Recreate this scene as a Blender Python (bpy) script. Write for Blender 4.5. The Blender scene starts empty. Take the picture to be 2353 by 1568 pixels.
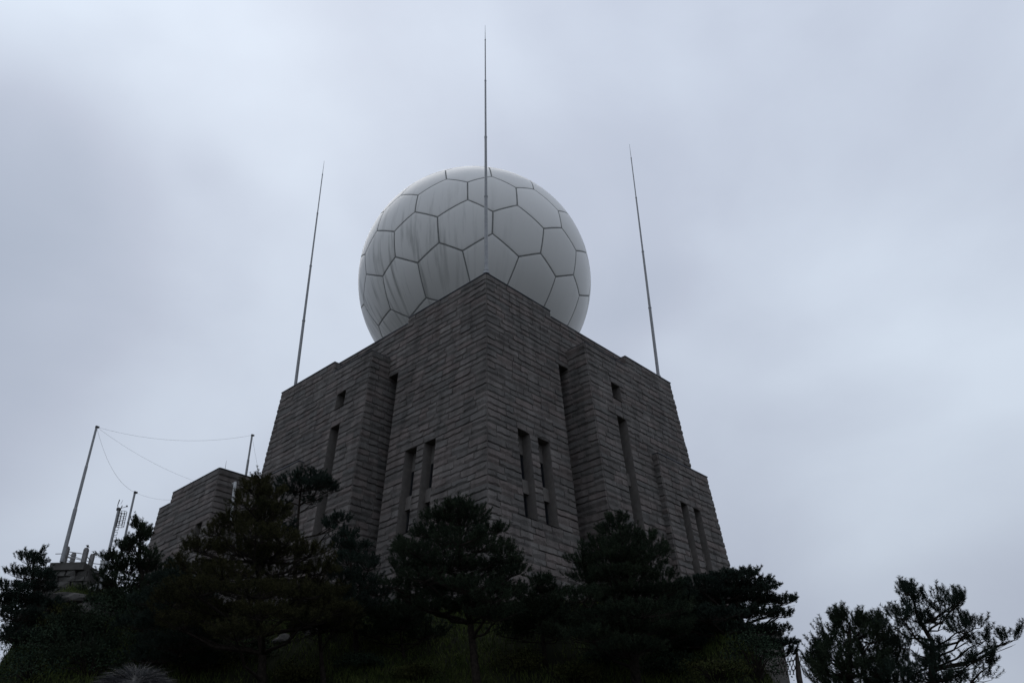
import bpy, bmesh, math, random
import numpy as np
from mathutils import Matrix, Vector

random.seed(7)
rng = np.random.default_rng(7)
scene = bpy.context.scene
COL = scene.collection

# ------------------------------------------------------------------ camera
CAM = np.array([0.0, 0.0, 1.5])
PITCH, ROLL, LENS = math.radians(31.4), math.radians(-1.31), 29.88
_f = np.array([0, math.cos(PITCH), math.sin(PITCH)])
_r0 = np.array([1.0, 0, 0]); _u0 = np.cross(_r0, _f)
_R = math.cos(ROLL) * _r0 + math.sin(ROLL) * _u0
_U = -math.sin(ROLL) * _r0 + math.cos(ROLL) * _u0
cam_data = bpy.data.cameras.new("camera")
cam_data.lens = LENS; cam_data.sensor_width = 36.0
cam_data.clip_start = 0.05; cam_data.clip_end = 5000
cam = bpy.data.objects.new("camera", cam_data)
m = Matrix.Identity(4)
for i in range(3):
    m[i][0], m[i][1], m[i][2], m[i][3] = _R[i], _U[i], -_f[i], CAM[i]
cam.matrix_world = m
COL.objects.link(cam)
scene.camera = cam

# ------------------------------------------------------------------ sky and sun (overcast)
SUN_EL, SUN_AZ = math.radians(52), math.radians(-20)     # azimuth from +Y, behind the building
world = bpy.data.worlds.new("World"); scene.world = world
world.use_nodes = True
nt = world.node_tree; nt.nodes.clear()
def N(tree, typ, **kw):
    n = tree.nodes.new(typ)
    for k, v in kw.items():
        if k.startswith("i_"):
            key = k[2:]
            key = int(key) if key.isdigit() else key.replace("_", " ")
            n.inputs[key].default_value = v
        else:
            setattr(n, k, v)
    return n
def LK(tree, a, b): tree.links.new(a, b)
w_out = N(nt, "ShaderNodeOutputWorld")
w_sky = N(nt, "ShaderNodeTexSky", sky_type='NISHITA', sun_disc=False, sun_elevation=SUN_EL, sun_rotation=SUN_AZ)
w_bg = N(nt, "ShaderNodeBackground", i_Strength=0.06)
w_cl = N(nt, "ShaderNodeBackground", i_Strength=1.0)
w_mix = N(nt, "ShaderNodeMixShader"); w_mix.inputs[0].default_value = 0.93
tc = N(nt, "ShaderNodeTexCoord")
mp = N(nt, "ShaderNodeMapping"); mp.inputs['Scale'].default_value = (1.0, 1.0, 1.5); mp.inputs['Location'].default_value = (19.29, 18.09, 11.38)
n1 = N(nt, "ShaderNodeTexNoise", i_Scale=1.25, i_Detail=3.0, i_Roughness=0.45, i_Distortion=0.5)
n2 = N(nt, "ShaderNodeTexNoise", i_Scale=3.4, i_Detail=6.0, i_Roughness=0.55, i_Distortion=0.2)
nm = N(nt, "ShaderNodeMath", operation='MULTIPLY_ADD'); nm.inputs[1].default_value = 0.20
ramp = N(nt, "ShaderNodeValToRGB")
ramp.color_ramp.elements[0].position = 0.42; ramp.color_ramp.elements[0].color = (0.43, 0.49, 0.60, 1)
ramp.color_ramp.elements[1].position = 0.80; ramp.color_ramp.elements[1].color = (0.75, 0.835, 0.955, 1)
e = ramp.color_ramp.elements.new(0.59); e.color = (0.552, 0.607, 0.725, 1)
sep = N(nt, "ShaderNodeSeparateXYZ")
grad = N(nt, "ShaderNodeMapRange"); grad.inputs['From Min'].default_value = 0.0; grad.inputs['From Max'].default_value = 1.0
grad.inputs['To Min'].default_value = 0.72; grad.inputs['To Max'].default_value = 1.16
mul = N(nt, "ShaderNodeMix", data_type='RGBA', blend_type='MULTIPLY'); mul.inputs[0].default_value = 1.0
LK(nt, tc.outputs['Generated'], mp.inputs[0]); LK(nt, mp.outputs[0], n1.inputs['Vector']); LK(nt, mp.outputs[0], n2.inputs['Vector'])
LK(nt, n2.outputs['Fac'], nm.inputs[0]); LK(nt, n1.outputs['Fac'], nm.inputs[2]); LK(nt, nm.outputs[0], ramp.inputs[0])
LK(nt, tc.outputs['Generated'], sep.inputs[0]); LK(nt, sep.outputs[2], grad.inputs[0])
LK(nt, ramp.outputs[0], mul.inputs[6]); LK(nt, grad.outputs[0], mul.inputs[7]); LK(nt, mul.outputs[2], w_cl.inputs[0])
LK(nt, w_sky.outputs[0], w_bg.inputs[0])
LK(nt, w_bg.outputs[0], w_mix.inputs[1]); LK(nt, w_cl.outputs[0], w_mix.inputs[2]); LK(nt, w_mix.outputs[0], w_out.inputs[0])

sun_data = bpy.data.lights.new("sun", 'SUN'); sun_data.energy = 0.5; sun_data.angle = math.radians(40); sun_data.color = (1.0, 0.97, 0.93)
sun = bpy.data.objects.new("sun", sun_data); COL.objects.link(sun)
sd = Vector((math.sin(SUN_AZ) * math.cos(SUN_EL), math.cos(SUN_AZ) * math.cos(SUN_EL), math.sin(SUN_EL)))
sun.rotation_euler = sd.to_track_quat('Z', 'Y').to_euler()
sun.location = (0, 60, 80)
vs = scene.view_settings
vs.view_transform = 'Standard'; vs.look = 'None'; vs.exposure = 0.0; vs.gamma = 1.0; vs.use_curve_mapping = False
scene.cycles.max_bounces = 4; scene.cycles.diffuse_bounces = 2; scene.cycles.glossy_bounces = 2

# ------------------------------------------------------------------ helpers
DW = 2352.0; DF = LENS / 36.0 * DW; DCX, DCY = 1176.0, 784.0
def ray(x, y):
    d = _f + (x - DCX) / DF * _R - (y - DCY) / DF * _U
    return d
def at(x, y, Y):                       # the point of the place that stands Y metres ahead in this direction
    d = ray(x, y); return CAM + d * (Y / d[1])
def px_per_m(P): return DF / ((P - CAM) @ _f)

WLOC = {}
def link(o, parent=None, w=(0, 0, 0)):
    w = np.array(w, float)
    COL.objects.link(o)
    WLOC[o] = w
    if parent is not None:
        o.parent = parent
        o.location = Vector(w - WLOC[parent])
    else:
        o.location = Vector(w)
    return o
def tag(o, label=None, cat=None, group=None, kind=None):
    if label: o["label"] = label
    if cat: o["category"] = cat
    if group: o["group"] = group
    if kind: o["kind"] = kind
    return o
def empty(name, loc, label, cat, group=None):
    o = bpy.data.objects.new(name, None); o.empty_display_size = 0.3
    link(o, None, loc); return tag(o, label, cat, group)
def mesh_obj(name, V, F, mats, parent=None, origin=None, smooth=False, mi=None):
    V = np.asarray(V, float).reshape(-1, 3)
    if origin is None:
        origin = (V.min(0) + V.max(0)) / 2; 
    me = bpy.data.meshes.new(name)
    me.from_pydata((V - origin).tolist(), [], F if isinstance(F, list) else F.tolist())
    for mm in (mats if isinstance(mats, (list, tuple)) else [mats]): me.materials.append(mm)
    if smooth: me.polygons.foreach_set("use_smooth", np.ones(len(me.polygons), bool))
    if mi is not None: me.polygons.foreach_set("material_index", np.asarray(mi, np.int32))
    me.update()
    o = bpy.data.objects.new(name, me)
    return link(o, parent, origin)
def tri_obj(name, V, mat, parent=None, origin=None):     # soup of triangles, fast
    V = np.asarray(V, np.float32).reshape(-1, 3)
    if origin is None: origin = (V.min(0) + V.max(0)) / 2
    n = len(V)
    me = bpy.data.meshes.new(name)
    me.vertices.add(n); me.vertices.foreach_set("co", (V - origin).astype(np.float32).ravel())
    me.loops.add(n); me.loops.foreach_set("vertex_index", np.arange(n, dtype=np.int32))
    me.polygons.add(n // 3); me.polygons.foreach_set("loop_start", np.arange(0, n, 3, dtype=np.int32))
    me.materials.append(mat); me.update(calc_edges=True)
    o = bpy.data.objects.new(name, me)
    return link(o, parent, origin)

class MB:
    def __init__(s): s.v = []; s.f = []
    def add(s, V, F):
        k = len(s.v); s.v += [tuple(map(float, p)) for p in V]; s.f += [tuple(i + k for i in q) for q in F]; return s
    def hexa(s, P):   # 8 points: bottom ring 0-3, top ring 4-7
        return s.add(P, [(3, 2, 1, 0), (4, 5, 6, 7), (0, 1, 5, 4), (1, 2, 6, 5), (2, 3, 7, 6), (3, 0, 4, 7)])
    def box(s, c, size, ax=(1, 0, 0), ay=(0, 1, 0), az=(0, 0, 1)):
        c = np.array(c, float); X = np.array(ax, float) * size[0] / 2; Y = np.array(ay, float) * size[1] / 2; Z = np.array(az, float) * size[2] / 2
        return s.hexa([c - X - Y - Z, c + X - Y - Z, c + X + Y - Z, c - X + Y - Z, c - X - Y + Z, c + X - Y + Z, c + X + Y + Z, c - X + Y + Z])
    def tube(s, pts, rad, n=8, caps=True):
        pts = [np.array(p, float) for p in pts]
        rad = rad if hasattr(rad, '__len__') else [rad] * len(pts)
        k0 = len(s.v); prev = None
        for i, p in enumerate(pts):
            t = pts[min(i + 1, len(pts) - 1)] - pts[max(i - 1, 0)]
            t = t / (np.linalg.norm(t) + 1e-9)
            if prev is None:
                h = np.array([1.0, 0, 0]) if abs(t[0]) < 0.9 else np.array([0, 1.0, 0])
                u = np.cross(t, h)
            else:
                u = prev - (prev @ t) * t
            u /= np.linalg.norm(u) + 1e-9; w = np.cross(t, u); prev = u
            for j in range(n):
                a = 2 * math.pi * j / n
                s.v.append(tuple(p + rad[i] * (math.cos(a) * u + math.sin(a) * w)))
        for i in range(len(pts) - 1):
            for j in range(n):
                a = k0 + i * n + j; b = k0 + i * n + (j + 1) % n
                s.f.append((a, b, b + n, a + n))
        if caps:
            s.f.append(tuple(k0 + j for j in range(n))[::-1]); e0 = k0 + (len(pts) - 1) * n
            s.f.append(tuple(e0 + j for j in range(n)))
        return s
    def ball(s, c, r, n=8, mth=5):
        V = []; F = []
        for i in range(mth + 1):
            th = math.pi * i / mth
            for j in range(n):
                ph = 2 * math.pi * j / n
                V.append((c[0] + r * math.sin(th) * math.cos(ph), c[1] + r * math.sin(th) * math.sin(ph), c[2] + r * math.cos(th)))
        for i in range(mth):
            for j in range(n):
                F.append((i * n + j, (i + 1) * n + j, (i + 1) * n + (j + 1) % n, i * n + (j + 1) % n))
        return s.add(V, F)
    def obj(s, name, mat, parent=None, smooth=False, origin=None):
        return mesh_obj(name, s.v, s.f, mat, parent, origin, smooth)

# ------------------------------------------------------------------ materials
def mat_new(name):
    mt = bpy.data.materials.new(name); mt.use_nodes = True
    t = mt.node_tree; b = t.nodes["Principled BSDF"]; return mt, t, b
def mat_noise(name, c1, c2, scale=4.0, rough=0.8, bump=0.0, bscale=30.0, spec=0.3, detail=6, objrand=0.0, c3=None, coord='Object'):
    mt, t, b = mat_new(name)
    tcn = N(t, "ShaderNodeTexCoord")
    no = N(t, "ShaderNodeTexNoise", i_Scale=scale, i_Detail=float(detail), i_Roughness=0.6)
    src = tcn.outputs[coord]
    if coord == 'World':
        pass
    geo = N(t, "ShaderNodeNewGeometry")
    LK(t, geo.outputs['Position'], no.inputs['Vector'])
    rp = N(t, "ShaderNodeValToRGB")
    rp.color_ramp.elements[0].position = 0.32; rp.color_ramp.elements[0].color = (*c1, 1)
    rp.color_ramp.elements[1].position = 0.68; rp.color_ramp.elements[1].color = (*c2, 1)
    if c3:
        q = rp.color_ramp.elements.new(0.5); q.color = (*c3, 1)
    LK(t, no.outputs['Fac'], rp.inputs[0])
    col = rp.outputs[0]
    b.inputs['Roughness'].default_value = rough
    b.inputs['Specular IOR Level'].default_value = spec
    if bump:
        nb = N(t, "ShaderNodeTexNoise", i_Scale=bscale, i_Detail=5.0, i_Roughness=0.65)
        LK(t, geo.outputs['Position'], nb.inputs['Vector'])
        bp = N(t, "ShaderNodeBump", i_Strength=bump, i_Distance=0.05)
        LK(t, nb.outputs['Fac'], bp.inputs['Height']); LK(t, bp.outputs[0], b.inputs['Normal'])
    LK(t, col, b.inputs['Base Color'])
    return mt
def mat_stone(name, cols, bump=0.5):
    # granite: tint per piece (random per mesh island), fine speckle, blotchy weathering
    mt, t, b = mat_new(name)
    geo = N(t, "ShaderNodeNewGeometry")
    rp = N(t, "ShaderNodeValToRGB"); rp.color_ramp.interpolation = 'LINEAR'
    els = rp.color_ramp.elements
    els[0].position = 0; els[0].color = (*cols[0], 1); els[1].position = 1; els[1].color = (*cols[-1], 1)
    for i, cc in enumerate(cols[1:-1]):
        q = els.new((i + 1) / (len(cols) - 1)); q.color = (*cc, 1)
    wn = N(t, "ShaderNodeTexWhiteNoise", noise_dimensions='2D')
    oi = N(t, "ShaderNodeObjectInfo"); cb = N(t, "ShaderNodeCombineXYZ")
    LK(t, geo.outputs['Random Per Island'], cb.inputs[0]); LK(t, oi.outputs['Random'], cb.inputs[1]); LK(t, cb.outputs[0], wn.inputs['Vector'])
    LK(t, wn.outputs['Value'], rp.inputs[0])
    sp = N(t, "ShaderNodeTexNoise", i_Scale=38.0, i_Detail=4.0, i_Roughness=0.75)
    bl = N(t, "ShaderNodeTexNoise", i_Scale=1.3, i_Detail=5.0, i_Roughness=0.6)
    for nn in (sp, bl): LK(t, geo.outputs['Position'], nn.inputs['Vector'])
    m1 = N(t, "ShaderNodeMapRange"); m1.inputs[1].default_value = 0.3; m1.inputs[2].default_value = 0.7; m1.inputs[3].default_value = 0.62; m1.inputs[4].default_value = 1.3
    LK(t, sp.outputs['Fac'], m1.inputs[0])
    m2 = N(t, "ShaderNodeMapRange"); m2.inputs[1].default_value = 0.3; m2.inputs[2].default_value = 0.7; m2.inputs[3].default_value = 0.72; m2.inputs[4].default_value = 1.15
    LK(t, bl.outputs['Fac'], m2.inputs[0])
    mm0 = N(t, "ShaderNodeMath", operation='MULTIPLY'); LK(t, m1.outputs[0], mm0.inputs[0]); LK(t, m2.outputs[0], mm0.inputs[1])
    mpn = N(t, "ShaderNodeMapping"); mpn.inputs['Scale'].default_value = (1.6, 1.6, 0.12); LK(t, geo.outputs['Position'], mpn.inputs[0])
    rs = N(t, "ShaderNodeTexNoise", i_Scale=1.4, i_Detail=5.0, i_Roughness=0.6); LK(t, mpn.outputs[0], rs.inputs['Vector'])
    m3 = N(t, "ShaderNodeMapRange"); m3.inputs[1].default_value = 0.35; m3.inputs[2].default_value = 0.65; m3.inputs[3].default_value = 0.74; m3.inputs[4].default_value = 1.12
    LK(t, rs.outputs['Fac'], m3.inputs[0])
    mm = N(t, "ShaderNodeMath", operation='MULTIPLY'); LK(t, mm0.outputs[0], mm.inputs[0]); LK(t, m3.outputs[0], mm.inputs[1])
    mx = N(t, "ShaderNodeMix", data_type='RGBA', blend_type='MULTIPLY'); mx.inputs[0].default_value = 1
    LK(t, rp.outputs[0], mx.inputs[6]); LK(t, mm.outputs[0], mx.inputs[7]); LK(t, mx.outputs[2], b.inputs['Base Color'])
    nb = N(t, "ShaderNodeTexNoise", i_Scale=11.0, i_Detail=6.0, i_Roughness=0.7); LK(t, geo.outputs['Position'], nb.inputs['Vector'])
    bp = N(t, "ShaderNodeBump", i_Strength=bump, i_Distance=0.06); LK(t, nb.outputs['Fac'], bp.inputs['Height']); LK(t, bp.outputs[0], b.inputs['Normal'])
    b.inputs['Roughness'].default_value = 0.9; b.inputs['Specular IOR Level'].default_value = 0.2
    return mt
M = {}
M['stone'] = mat_stone('granite_rockface', [(0.122, 0.112, 0.103), (0.146, 0.131, 0.120), (0.172, 0.144, 0.131), (0.132, 0.124, 0.115), (0.180, 0.161, 0.147)])
M['mortar'] = mat_noise('mortar', (0.06, 0.056, 0.052), (0.095, 0.089, 0.083), 6, 0.95)
M['dressed'] = mat_noise('dressed_granite', (0.115, 0.104, 0.093), (0.158, 0.143, 0.129), 5, 0.85, 0.15, 40)
M['glass'], _t, _b = mat_new('dark_glass'); _b.inputs['Base Color'].default_value = (0.012, 0.014, 0.018, 1); _b.inputs['Roughness'].default_value = 0.08
M['frame'] = mat_noise('window_frame', (0.02, 0.021, 0.023), (0.03, 0.03, 0.032), 20, 0.5)
M['coping'] = mat_noise('coping_metal', (0.025, 0.027, 0.034), (0.045, 0.048, 0.055), 5, 0.5)
M['steel'] = mat_noise('galvanised_steel', (0.24, 0.245, 0.25), (0.34, 0.345, 0.35), 7, 0.5, spec=0.5)
M['whitepaint'] = mat_noise('white_plastic', (0.55, 0.56, 0.55), (0.70, 0.70, 0.69), 6, 0.5)
M['darkmetal'] = mat_noise('dark_metal', (0.03, 0.03, 0.032), (0.06, 0.055, 0.052), 9, 0.6)
M['concrete'] = mat_noise('weathered_concrete', (0.17, 0.165, 0.16), (0.27, 0.26, 0.25), 7, 0.9, 0.3, 25)
M['rubble'] = mat_noise('rough_rock', (0.035, 0.033, 0.030), (0.10, 0.094, 0.086), 1.8, 0.95, 0.8, 6, c3=(0.08, 0.075, 0.068))
M['bark'] = mat_noise('pine_bark', (0.013, 0.011, 0.009), (0.036, 0.029, 0.024), 14, 1.0, 0.6, 30, spec=0.05)
M['wood'] = mat_noise('weathered_wood', (0.035, 0.028, 0.024), (0.08, 0.065, 0.055), 9, 0.95, 0.4, 30)
def mat_leaf(name, c1, c2, rough=0.6):
    mt, t, b = mat_new(name)
    geo = N(t, "ShaderNodeNewGeometry")
    no = N(t, "ShaderNodeTexNoise", i_Scale=1.6, i_Detail=3.0); LK(t, geo.outputs['Position'], no.inputs['Vector'])
    ad = N(t, "ShaderNodeMath", operation='MULTIPLY_ADD'); ad.inputs[1].default_value = 0.45
    LK(t, geo.outputs['Random Per Island'], ad.inputs[0]); LK(t, no.outputs['Fac'], ad.inputs[2])
    rp = N(t, "ShaderNodeValToRGB"); rp.color_ramp.elements[0].position = 0.45; rp.color_ramp.elements[0].color = (*c1, 1)
    rp.color_ramp.elements[1].position = 1.0; rp.color_ramp.elements[1].color = (*c2, 1)
    LK(t, ad.outputs[0], rp.inputs[0]); LK(t, rp.outputs[0], b.inputs['Base Color'])
    b.inputs['Roughness'].default_value = 0.9; b.inputs['Specular IOR Level'].default_value = 0.03
    return mt
M['needle'] = mat_leaf('pine_needles', (0.014, 0.022, 0.015), (0.040, 0.052, 0.031))
M['needle_olive'] = mat_leaf('pine_needles_olive', (0.022, 0.024, 0.012), (0.056, 0.053, 0.024))
M['needle_blue'] = mat_leaf('pine_needles_blue', (0.013, 0.021, 0.017), (0.036, 0.049, 0.037))
M['leaf'] = mat_leaf('shrub_leaves', (0.014, 0.026, 0.017), (0.038, 0.054, 0.032))
M['leaf_yellow'] = mat_leaf('shrub_leaves_olive', (0.020, 0.026, 0.010), (0.055, 0.056, 0.020))
M['grass'] = mat_leaf('grass_blades', (0.026, 0.040, 0.013), (0.082, 0.100, 0.030))
M['ground'] = mat_noise('hillside_soil', (0.016, 0.016, 0.012), (0.028, 0.030, 0.016), 0.6, 1.0, 0.5, 5, spec=0.0, c3=(0.020, 0.022, 0.014))

# radome fibreglass with rain streaks and mould
def mat_radome():
    mt, t, b = mat_new('radome_fibreglass')
    geo = N(t, "ShaderNodeNewGeometry")
    oi = N(t, "ShaderNodeObjectInfo")
    mp_ = N(t, "ShaderNodeMapping"); mp_.inputs['Scale'].default_value = (1.7, 1.7, 0.16)
    vsb = N(t, "ShaderNodeVectorMath", operation='SUBTRACT'); vsb.inputs[1].default_value = (-1.96, 38.48, 28.78); LK(t, geo.outputs['Position'], vsb.inputs[0])
    sxy = N(t, "ShaderNodeSeparateXYZ"); LK(t, vsb.outputs[0], sxy.inputs[0])
    a2 = N(t, "ShaderNodeMath", operation='ARCTAN2'); LK(t, sxy.outputs[1], a2.inputs[0]); LK(t, sxy.outputs[0], a2.inputs[1])
    am = N(t, "ShaderNodeMath", operation='MULTIPLY'); am.inputs[1].default_value = 6.4; LK(t, a2.outputs[0], am.inputs[0])
    cxy = N(t, "ShaderNodeCombineXYZ"); LK(t, am.outputs[0], cxy.inputs[0]); LK(t, sxy.outputs[2], cxy.inputs[2]); LK(t, cxy.outputs[0], mp_.inputs[0])
    st = N(t, "ShaderNodeTexNoise", i_Scale=1.5, i_Detail=5.0, i_Roughness=0.62); LK(t, mp_.outputs[0], st.inputs['Vector'])
    r1 = N(t, "ShaderNodeMapRange"); r1.inputs[1].default_value = 0.50; r1.inputs[2].default_value = 0.72; r1.inputs[3].default_value = 0; r1.inputs[4].default_value = 1
    LK(t, st.outputs['Fac'], r1.inputs[0])
    # the west flank collects the dirt: patchy over a few metres
    pz = N(t, "ShaderNodeTexNoise", i_Scale=0.33, i_Detail=2.0); LK(t, geo.outputs['Position'], pz.inputs['Vector'])
    sx = N(t, "ShaderNodeSeparateXYZ"); LK(t, geo.outputs['Position'], sx.inputs[0])
    g1 = N(t, "ShaderNodeMapRange"); g1.inputs[1].default_value = 0.5; g1.inputs[2].default_value = -5.5; g1.inputs[3].default_value = 0.05; g1.inputs[4].default_value = 1.0
    LK(t, sx.outputs[0], g1.inputs[0])
    g2 = N(t, "ShaderNodeMapRange"); g2.inputs[1].default_value = 32.0; g2.inputs[2].default_value = 28.0; g2.inputs[3].default_value = 0.0; g2.inputs[4].default_value = 1.0
    LK(t, sx.outputs[2], g2.inputs[0])
    k = N(t, "ShaderNodeMath", operation='MULTIPLY'); LK(t, g1.outputs[0], k.inputs[0]); LK(t, g2.outputs[0], k.inputs[1])
    k2 = N(t, "ShaderNodeMath", operation='MULTIPLY'); LK(t, k.outputs[0], k2.inputs[0]); LK(t, r1.outputs[0], k2.inputs[1])
    k3 = N(t, "ShaderNodeMath", operation='MULTIPLY'); k3.inputs[1].default_value = 0.75; LK(t, k2.outputs[0], k3.inputs[0])
    # mould specks
    ms = N(t, "ShaderNodeTexNoise", i_Scale=2.6, i_Detail=9.0, i_Roughness=0.75); LK(t, geo.outputs['Position'], ms.inputs['Vector'])
    mr = N(t, "ShaderNodeMapRange"); mr.inputs[1].default_value = 0.66; mr.inputs[2].default_value = 0.74; mr.inputs[3].default_value = 0; mr.inputs[4].default_value = 0.22
    LK(t, ms.outputs['Fac'], mr.inputs[0])
    mxm = N(t, "ShaderNodeMath", operation='MAXIMUM'); LK(t, k3.outputs[0], mxm.inputs[0]); LK(t, mr.outputs[0], mxm.inputs[1])
    base = N(t, "ShaderNodeValToRGB"); base.color_ramp.elements[0].color = (0.62, 0.61, 0.575, 1); base.color_ramp.elements[1].color = (0.70, 0.69, 0.655, 1)
    LK(t, oi.outputs['Random'], base.inputs[0])
    mx = N(t, "ShaderNodeMix", data_type='RGBA'); mx.inputs[7].default_value = (0.10, 0.105, 0.09, 1)
    LK(t, mxm.outputs[0], mx.inputs[0]); LK(t, base.outputs[0], mx.inputs[6]); LK(t, mx.outputs[2], b.inputs['Base Color'])
    b.inputs['Roughness'].default_value = 0.38; b.inputs['Specular IOR Level'].default_value = 0.5
    return mt
M['radome'] = mat_radome()
M['seam'] = mat_noise('seam_sealant', (0.24, 0.245, 0.235), (0.36, 0.365, 0.355), 9, 0.8)

# ------------------------------------------------------------------ the ground
def sstep(a, b, x):
    t = np.clip((x - a) / (b - a), 0, 1); return t * t * (3 - 2 * t)
def gh(x, y):
    x = np.asarray(x, float); y = np.asarray(y, float)
    h = np.interp(y, [-400, 4, 8, 12, 18, 22, 25, 27.5, 29, 34, 58], [0, 0, 0.5, 1.5, 3.1, 4.6, 6.5, 8.2, 8.75, 9.1, 9.3])
    # the knoll climbs on under the terrace on the left
    h = h + 1.5 * sstep(-7, -17, x) * sstep(20, 34, y)
    # the hill falls away on the right
    u = x / np.maximum(y, 6.0)
    _k = sstep(30, 35, y)
    h = h * (1 - 0.95 * sstep(0, 1, (u - (0.22 + 0.04 * _k)) / (0.16 - 0.09 * _k))) * (1 - 0.6 * sstep(0.52, 0.66, -u))
    h = h - 8.0 * sstep(-28, -46, x) - 8.0 * sstep(18, 40, x) - 10 * sstep(58, 90, y)
    h = h + 1.6 * np.exp(-((x - 6.2) ** 2 / 2.6 + (y - 22.5) ** 2 / 3.0))
    far = np.sqrt(x * x + y * y)
    h = h - 0.10 * np.clip(far - 80, 0, 600)
    h = h + 0.16 * np.sin(0.9 * x + 1.3) * np.sin(0.8 * y + 0.4) * sstep(5, 12, y) * (1 - sstep(26, 28, y) * sstep(-13, -11, x) * (1 - sstep(10, 12, x)))
    return h
gx = np.concatenate([np.linspace(-700, -62, 12), np.linspace(-55, 55, 121), np.linspace(62, 700, 12)])
gy = np.concatenate([np.linspace(-300, -22, 8), np.linspace(-15, 95, 121), np.linspace(105, 700, 12)])
GX, GY = np.meshgrid(gx, gy)
GV = np.stack([GX, GY, gh(GX, GY)], -1).reshape(-1, 3)
nx_, ny_ = len(gx), len(gy)
GF = [(j * nx_ + i, j * nx_ + i + 1, (j + 1) * nx_ + i + 1, (j + 1) * nx_ + i) for j in range(ny_ - 1) for i in range(nx_ - 1)]
tag(mesh_obj("ground", GV, GF, M['ground'], origin=np.zeros(3), smooth=True), "dark grassy hillside below the stone tower", "hillside", kind="structure")

def hit(x, y, fallback=30.0):            # where the view direction meets the hillside
    for Y in np.arange(10, 46, 0.25):
        p = at(x, y, Y)
        if p[2] <= gh(p[0], p[1]):
            return np.array([p[0], p[1], float(gh(p[0], p[1]))])
    p = at(x, y, fallback); p[2] = float(gh(p[0], p[1])); return p

# ------------------------------------------------------------------ the radar tower
C = at(1116.74, 628.3, 30.0)                # top of the front corner
YAW = math.radians(42.5)
A = np.array([-math.cos(YAW), math.sin(YAW), 0]); Bv = np.array([math.sin(YAW), math.cos(YAW), 0])
Zv = np.array([0, 0, 1.0]); BT = 0.075      # walls lean in 7.5 cm per metre
ZB = gh(0, 30) - C[2] - 1.6                 # foot of the walls
tower_base = np.array([C[0], C[1], 0]) + (A + Bv) * 6; tower_base[2] = float(gh(0, 34))
tower = empty("radar_tower", tower_base, "tall battered tower of rough grey granite blocks carrying the white dome", "tower")

def plane(d, nrm, n, C0=C):
    return lambda s, z, e=0.0: C0 + s * d + nrm * (n - BT * z + e) + z * Zv
def side(d, nrm, s0, sg=-1.0, C0=C):           # narrow return wall: runs in depth, faces against d
    return lambda q, z, e=0.0: C0 + (s0 + sg * e) * d + nrm * (q - BT * z) + z * Zv

def levels(top, bot, first=0.32, ph=0):
    L = [top]; k = ph; z = top
    while z > bot:
        z -= (first if len(L) == 1 and first else (0.25 if k % 2 == 0 else 0.325)); k += 1
        L.append(z)
    L[-1] = bot if L[-2] - bot > 0.12 else L[-1]
    return L
def snap(z, L): return min(L, key=lambda q: abs(q - z))

STONES = []       # (verts, faces, screen size) per owner
def stone_mesh(Fr, u0t, u1t, u0b, u1b, zt, zb, r):
    """rock-faced block: nearly flat split face, a jagged chip line above an undercut lower edge, edges sunk into the joint"""
    ln = (u1t - u0t + u1b - u0b) / 2; h = zt - zb
    nx = 3 if ln < 0.3 else (5 if ln < 0.6 else 7)
    V = []; g = 0.004
    amp = r.uniform(0.024, 0.05) * min(1, h / 0.25)
    rid = r.choice((0.5, 0.66, 0.78, 0.86, 0.9))
    skew = r.uniform(-0.22, 0.22)
    for i in range(nx + 1):
        if i == 0: t = 0.0
        elif i == nx: t = 1.0
        else:
            t = 0.014 / ln + (1 - 0.028 / ln) * (i - 1) / (nx - 2)
            if 1 < i < nx - 1: t += r.uniform(-0.35, 0.35) / nx
        side_ = i in (0, nx)
        r1 = min(0.92, max(0.36, rid + skew * (t - 0.5) + r.uniform(-0.17, 0.13)))
        rows = ((0.0, -0.012), (0.05, amp * 0.7), (r1, amp * r.uniform(0.85, 1.15)), (1.0, -0.014))
        for tv, ee in rows:
            z = (zt - g) - tv * (h - 2 * g)
            ua = u0t + (u0b - u0t) * tv + g; ub = u1t + (u1b - u1t) * tv - g
            V.append(Fr(ua + (ub - ua) * t, z, -0.015 if side_ else ee))
    k = 4
    F = [(i * k + j, (i + 1) * k + j, (i + 1) * k + j + 1, i * k + j + 1) for i in range(nx) for j in range(k - 1)]
    return np.array(V), F

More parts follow.
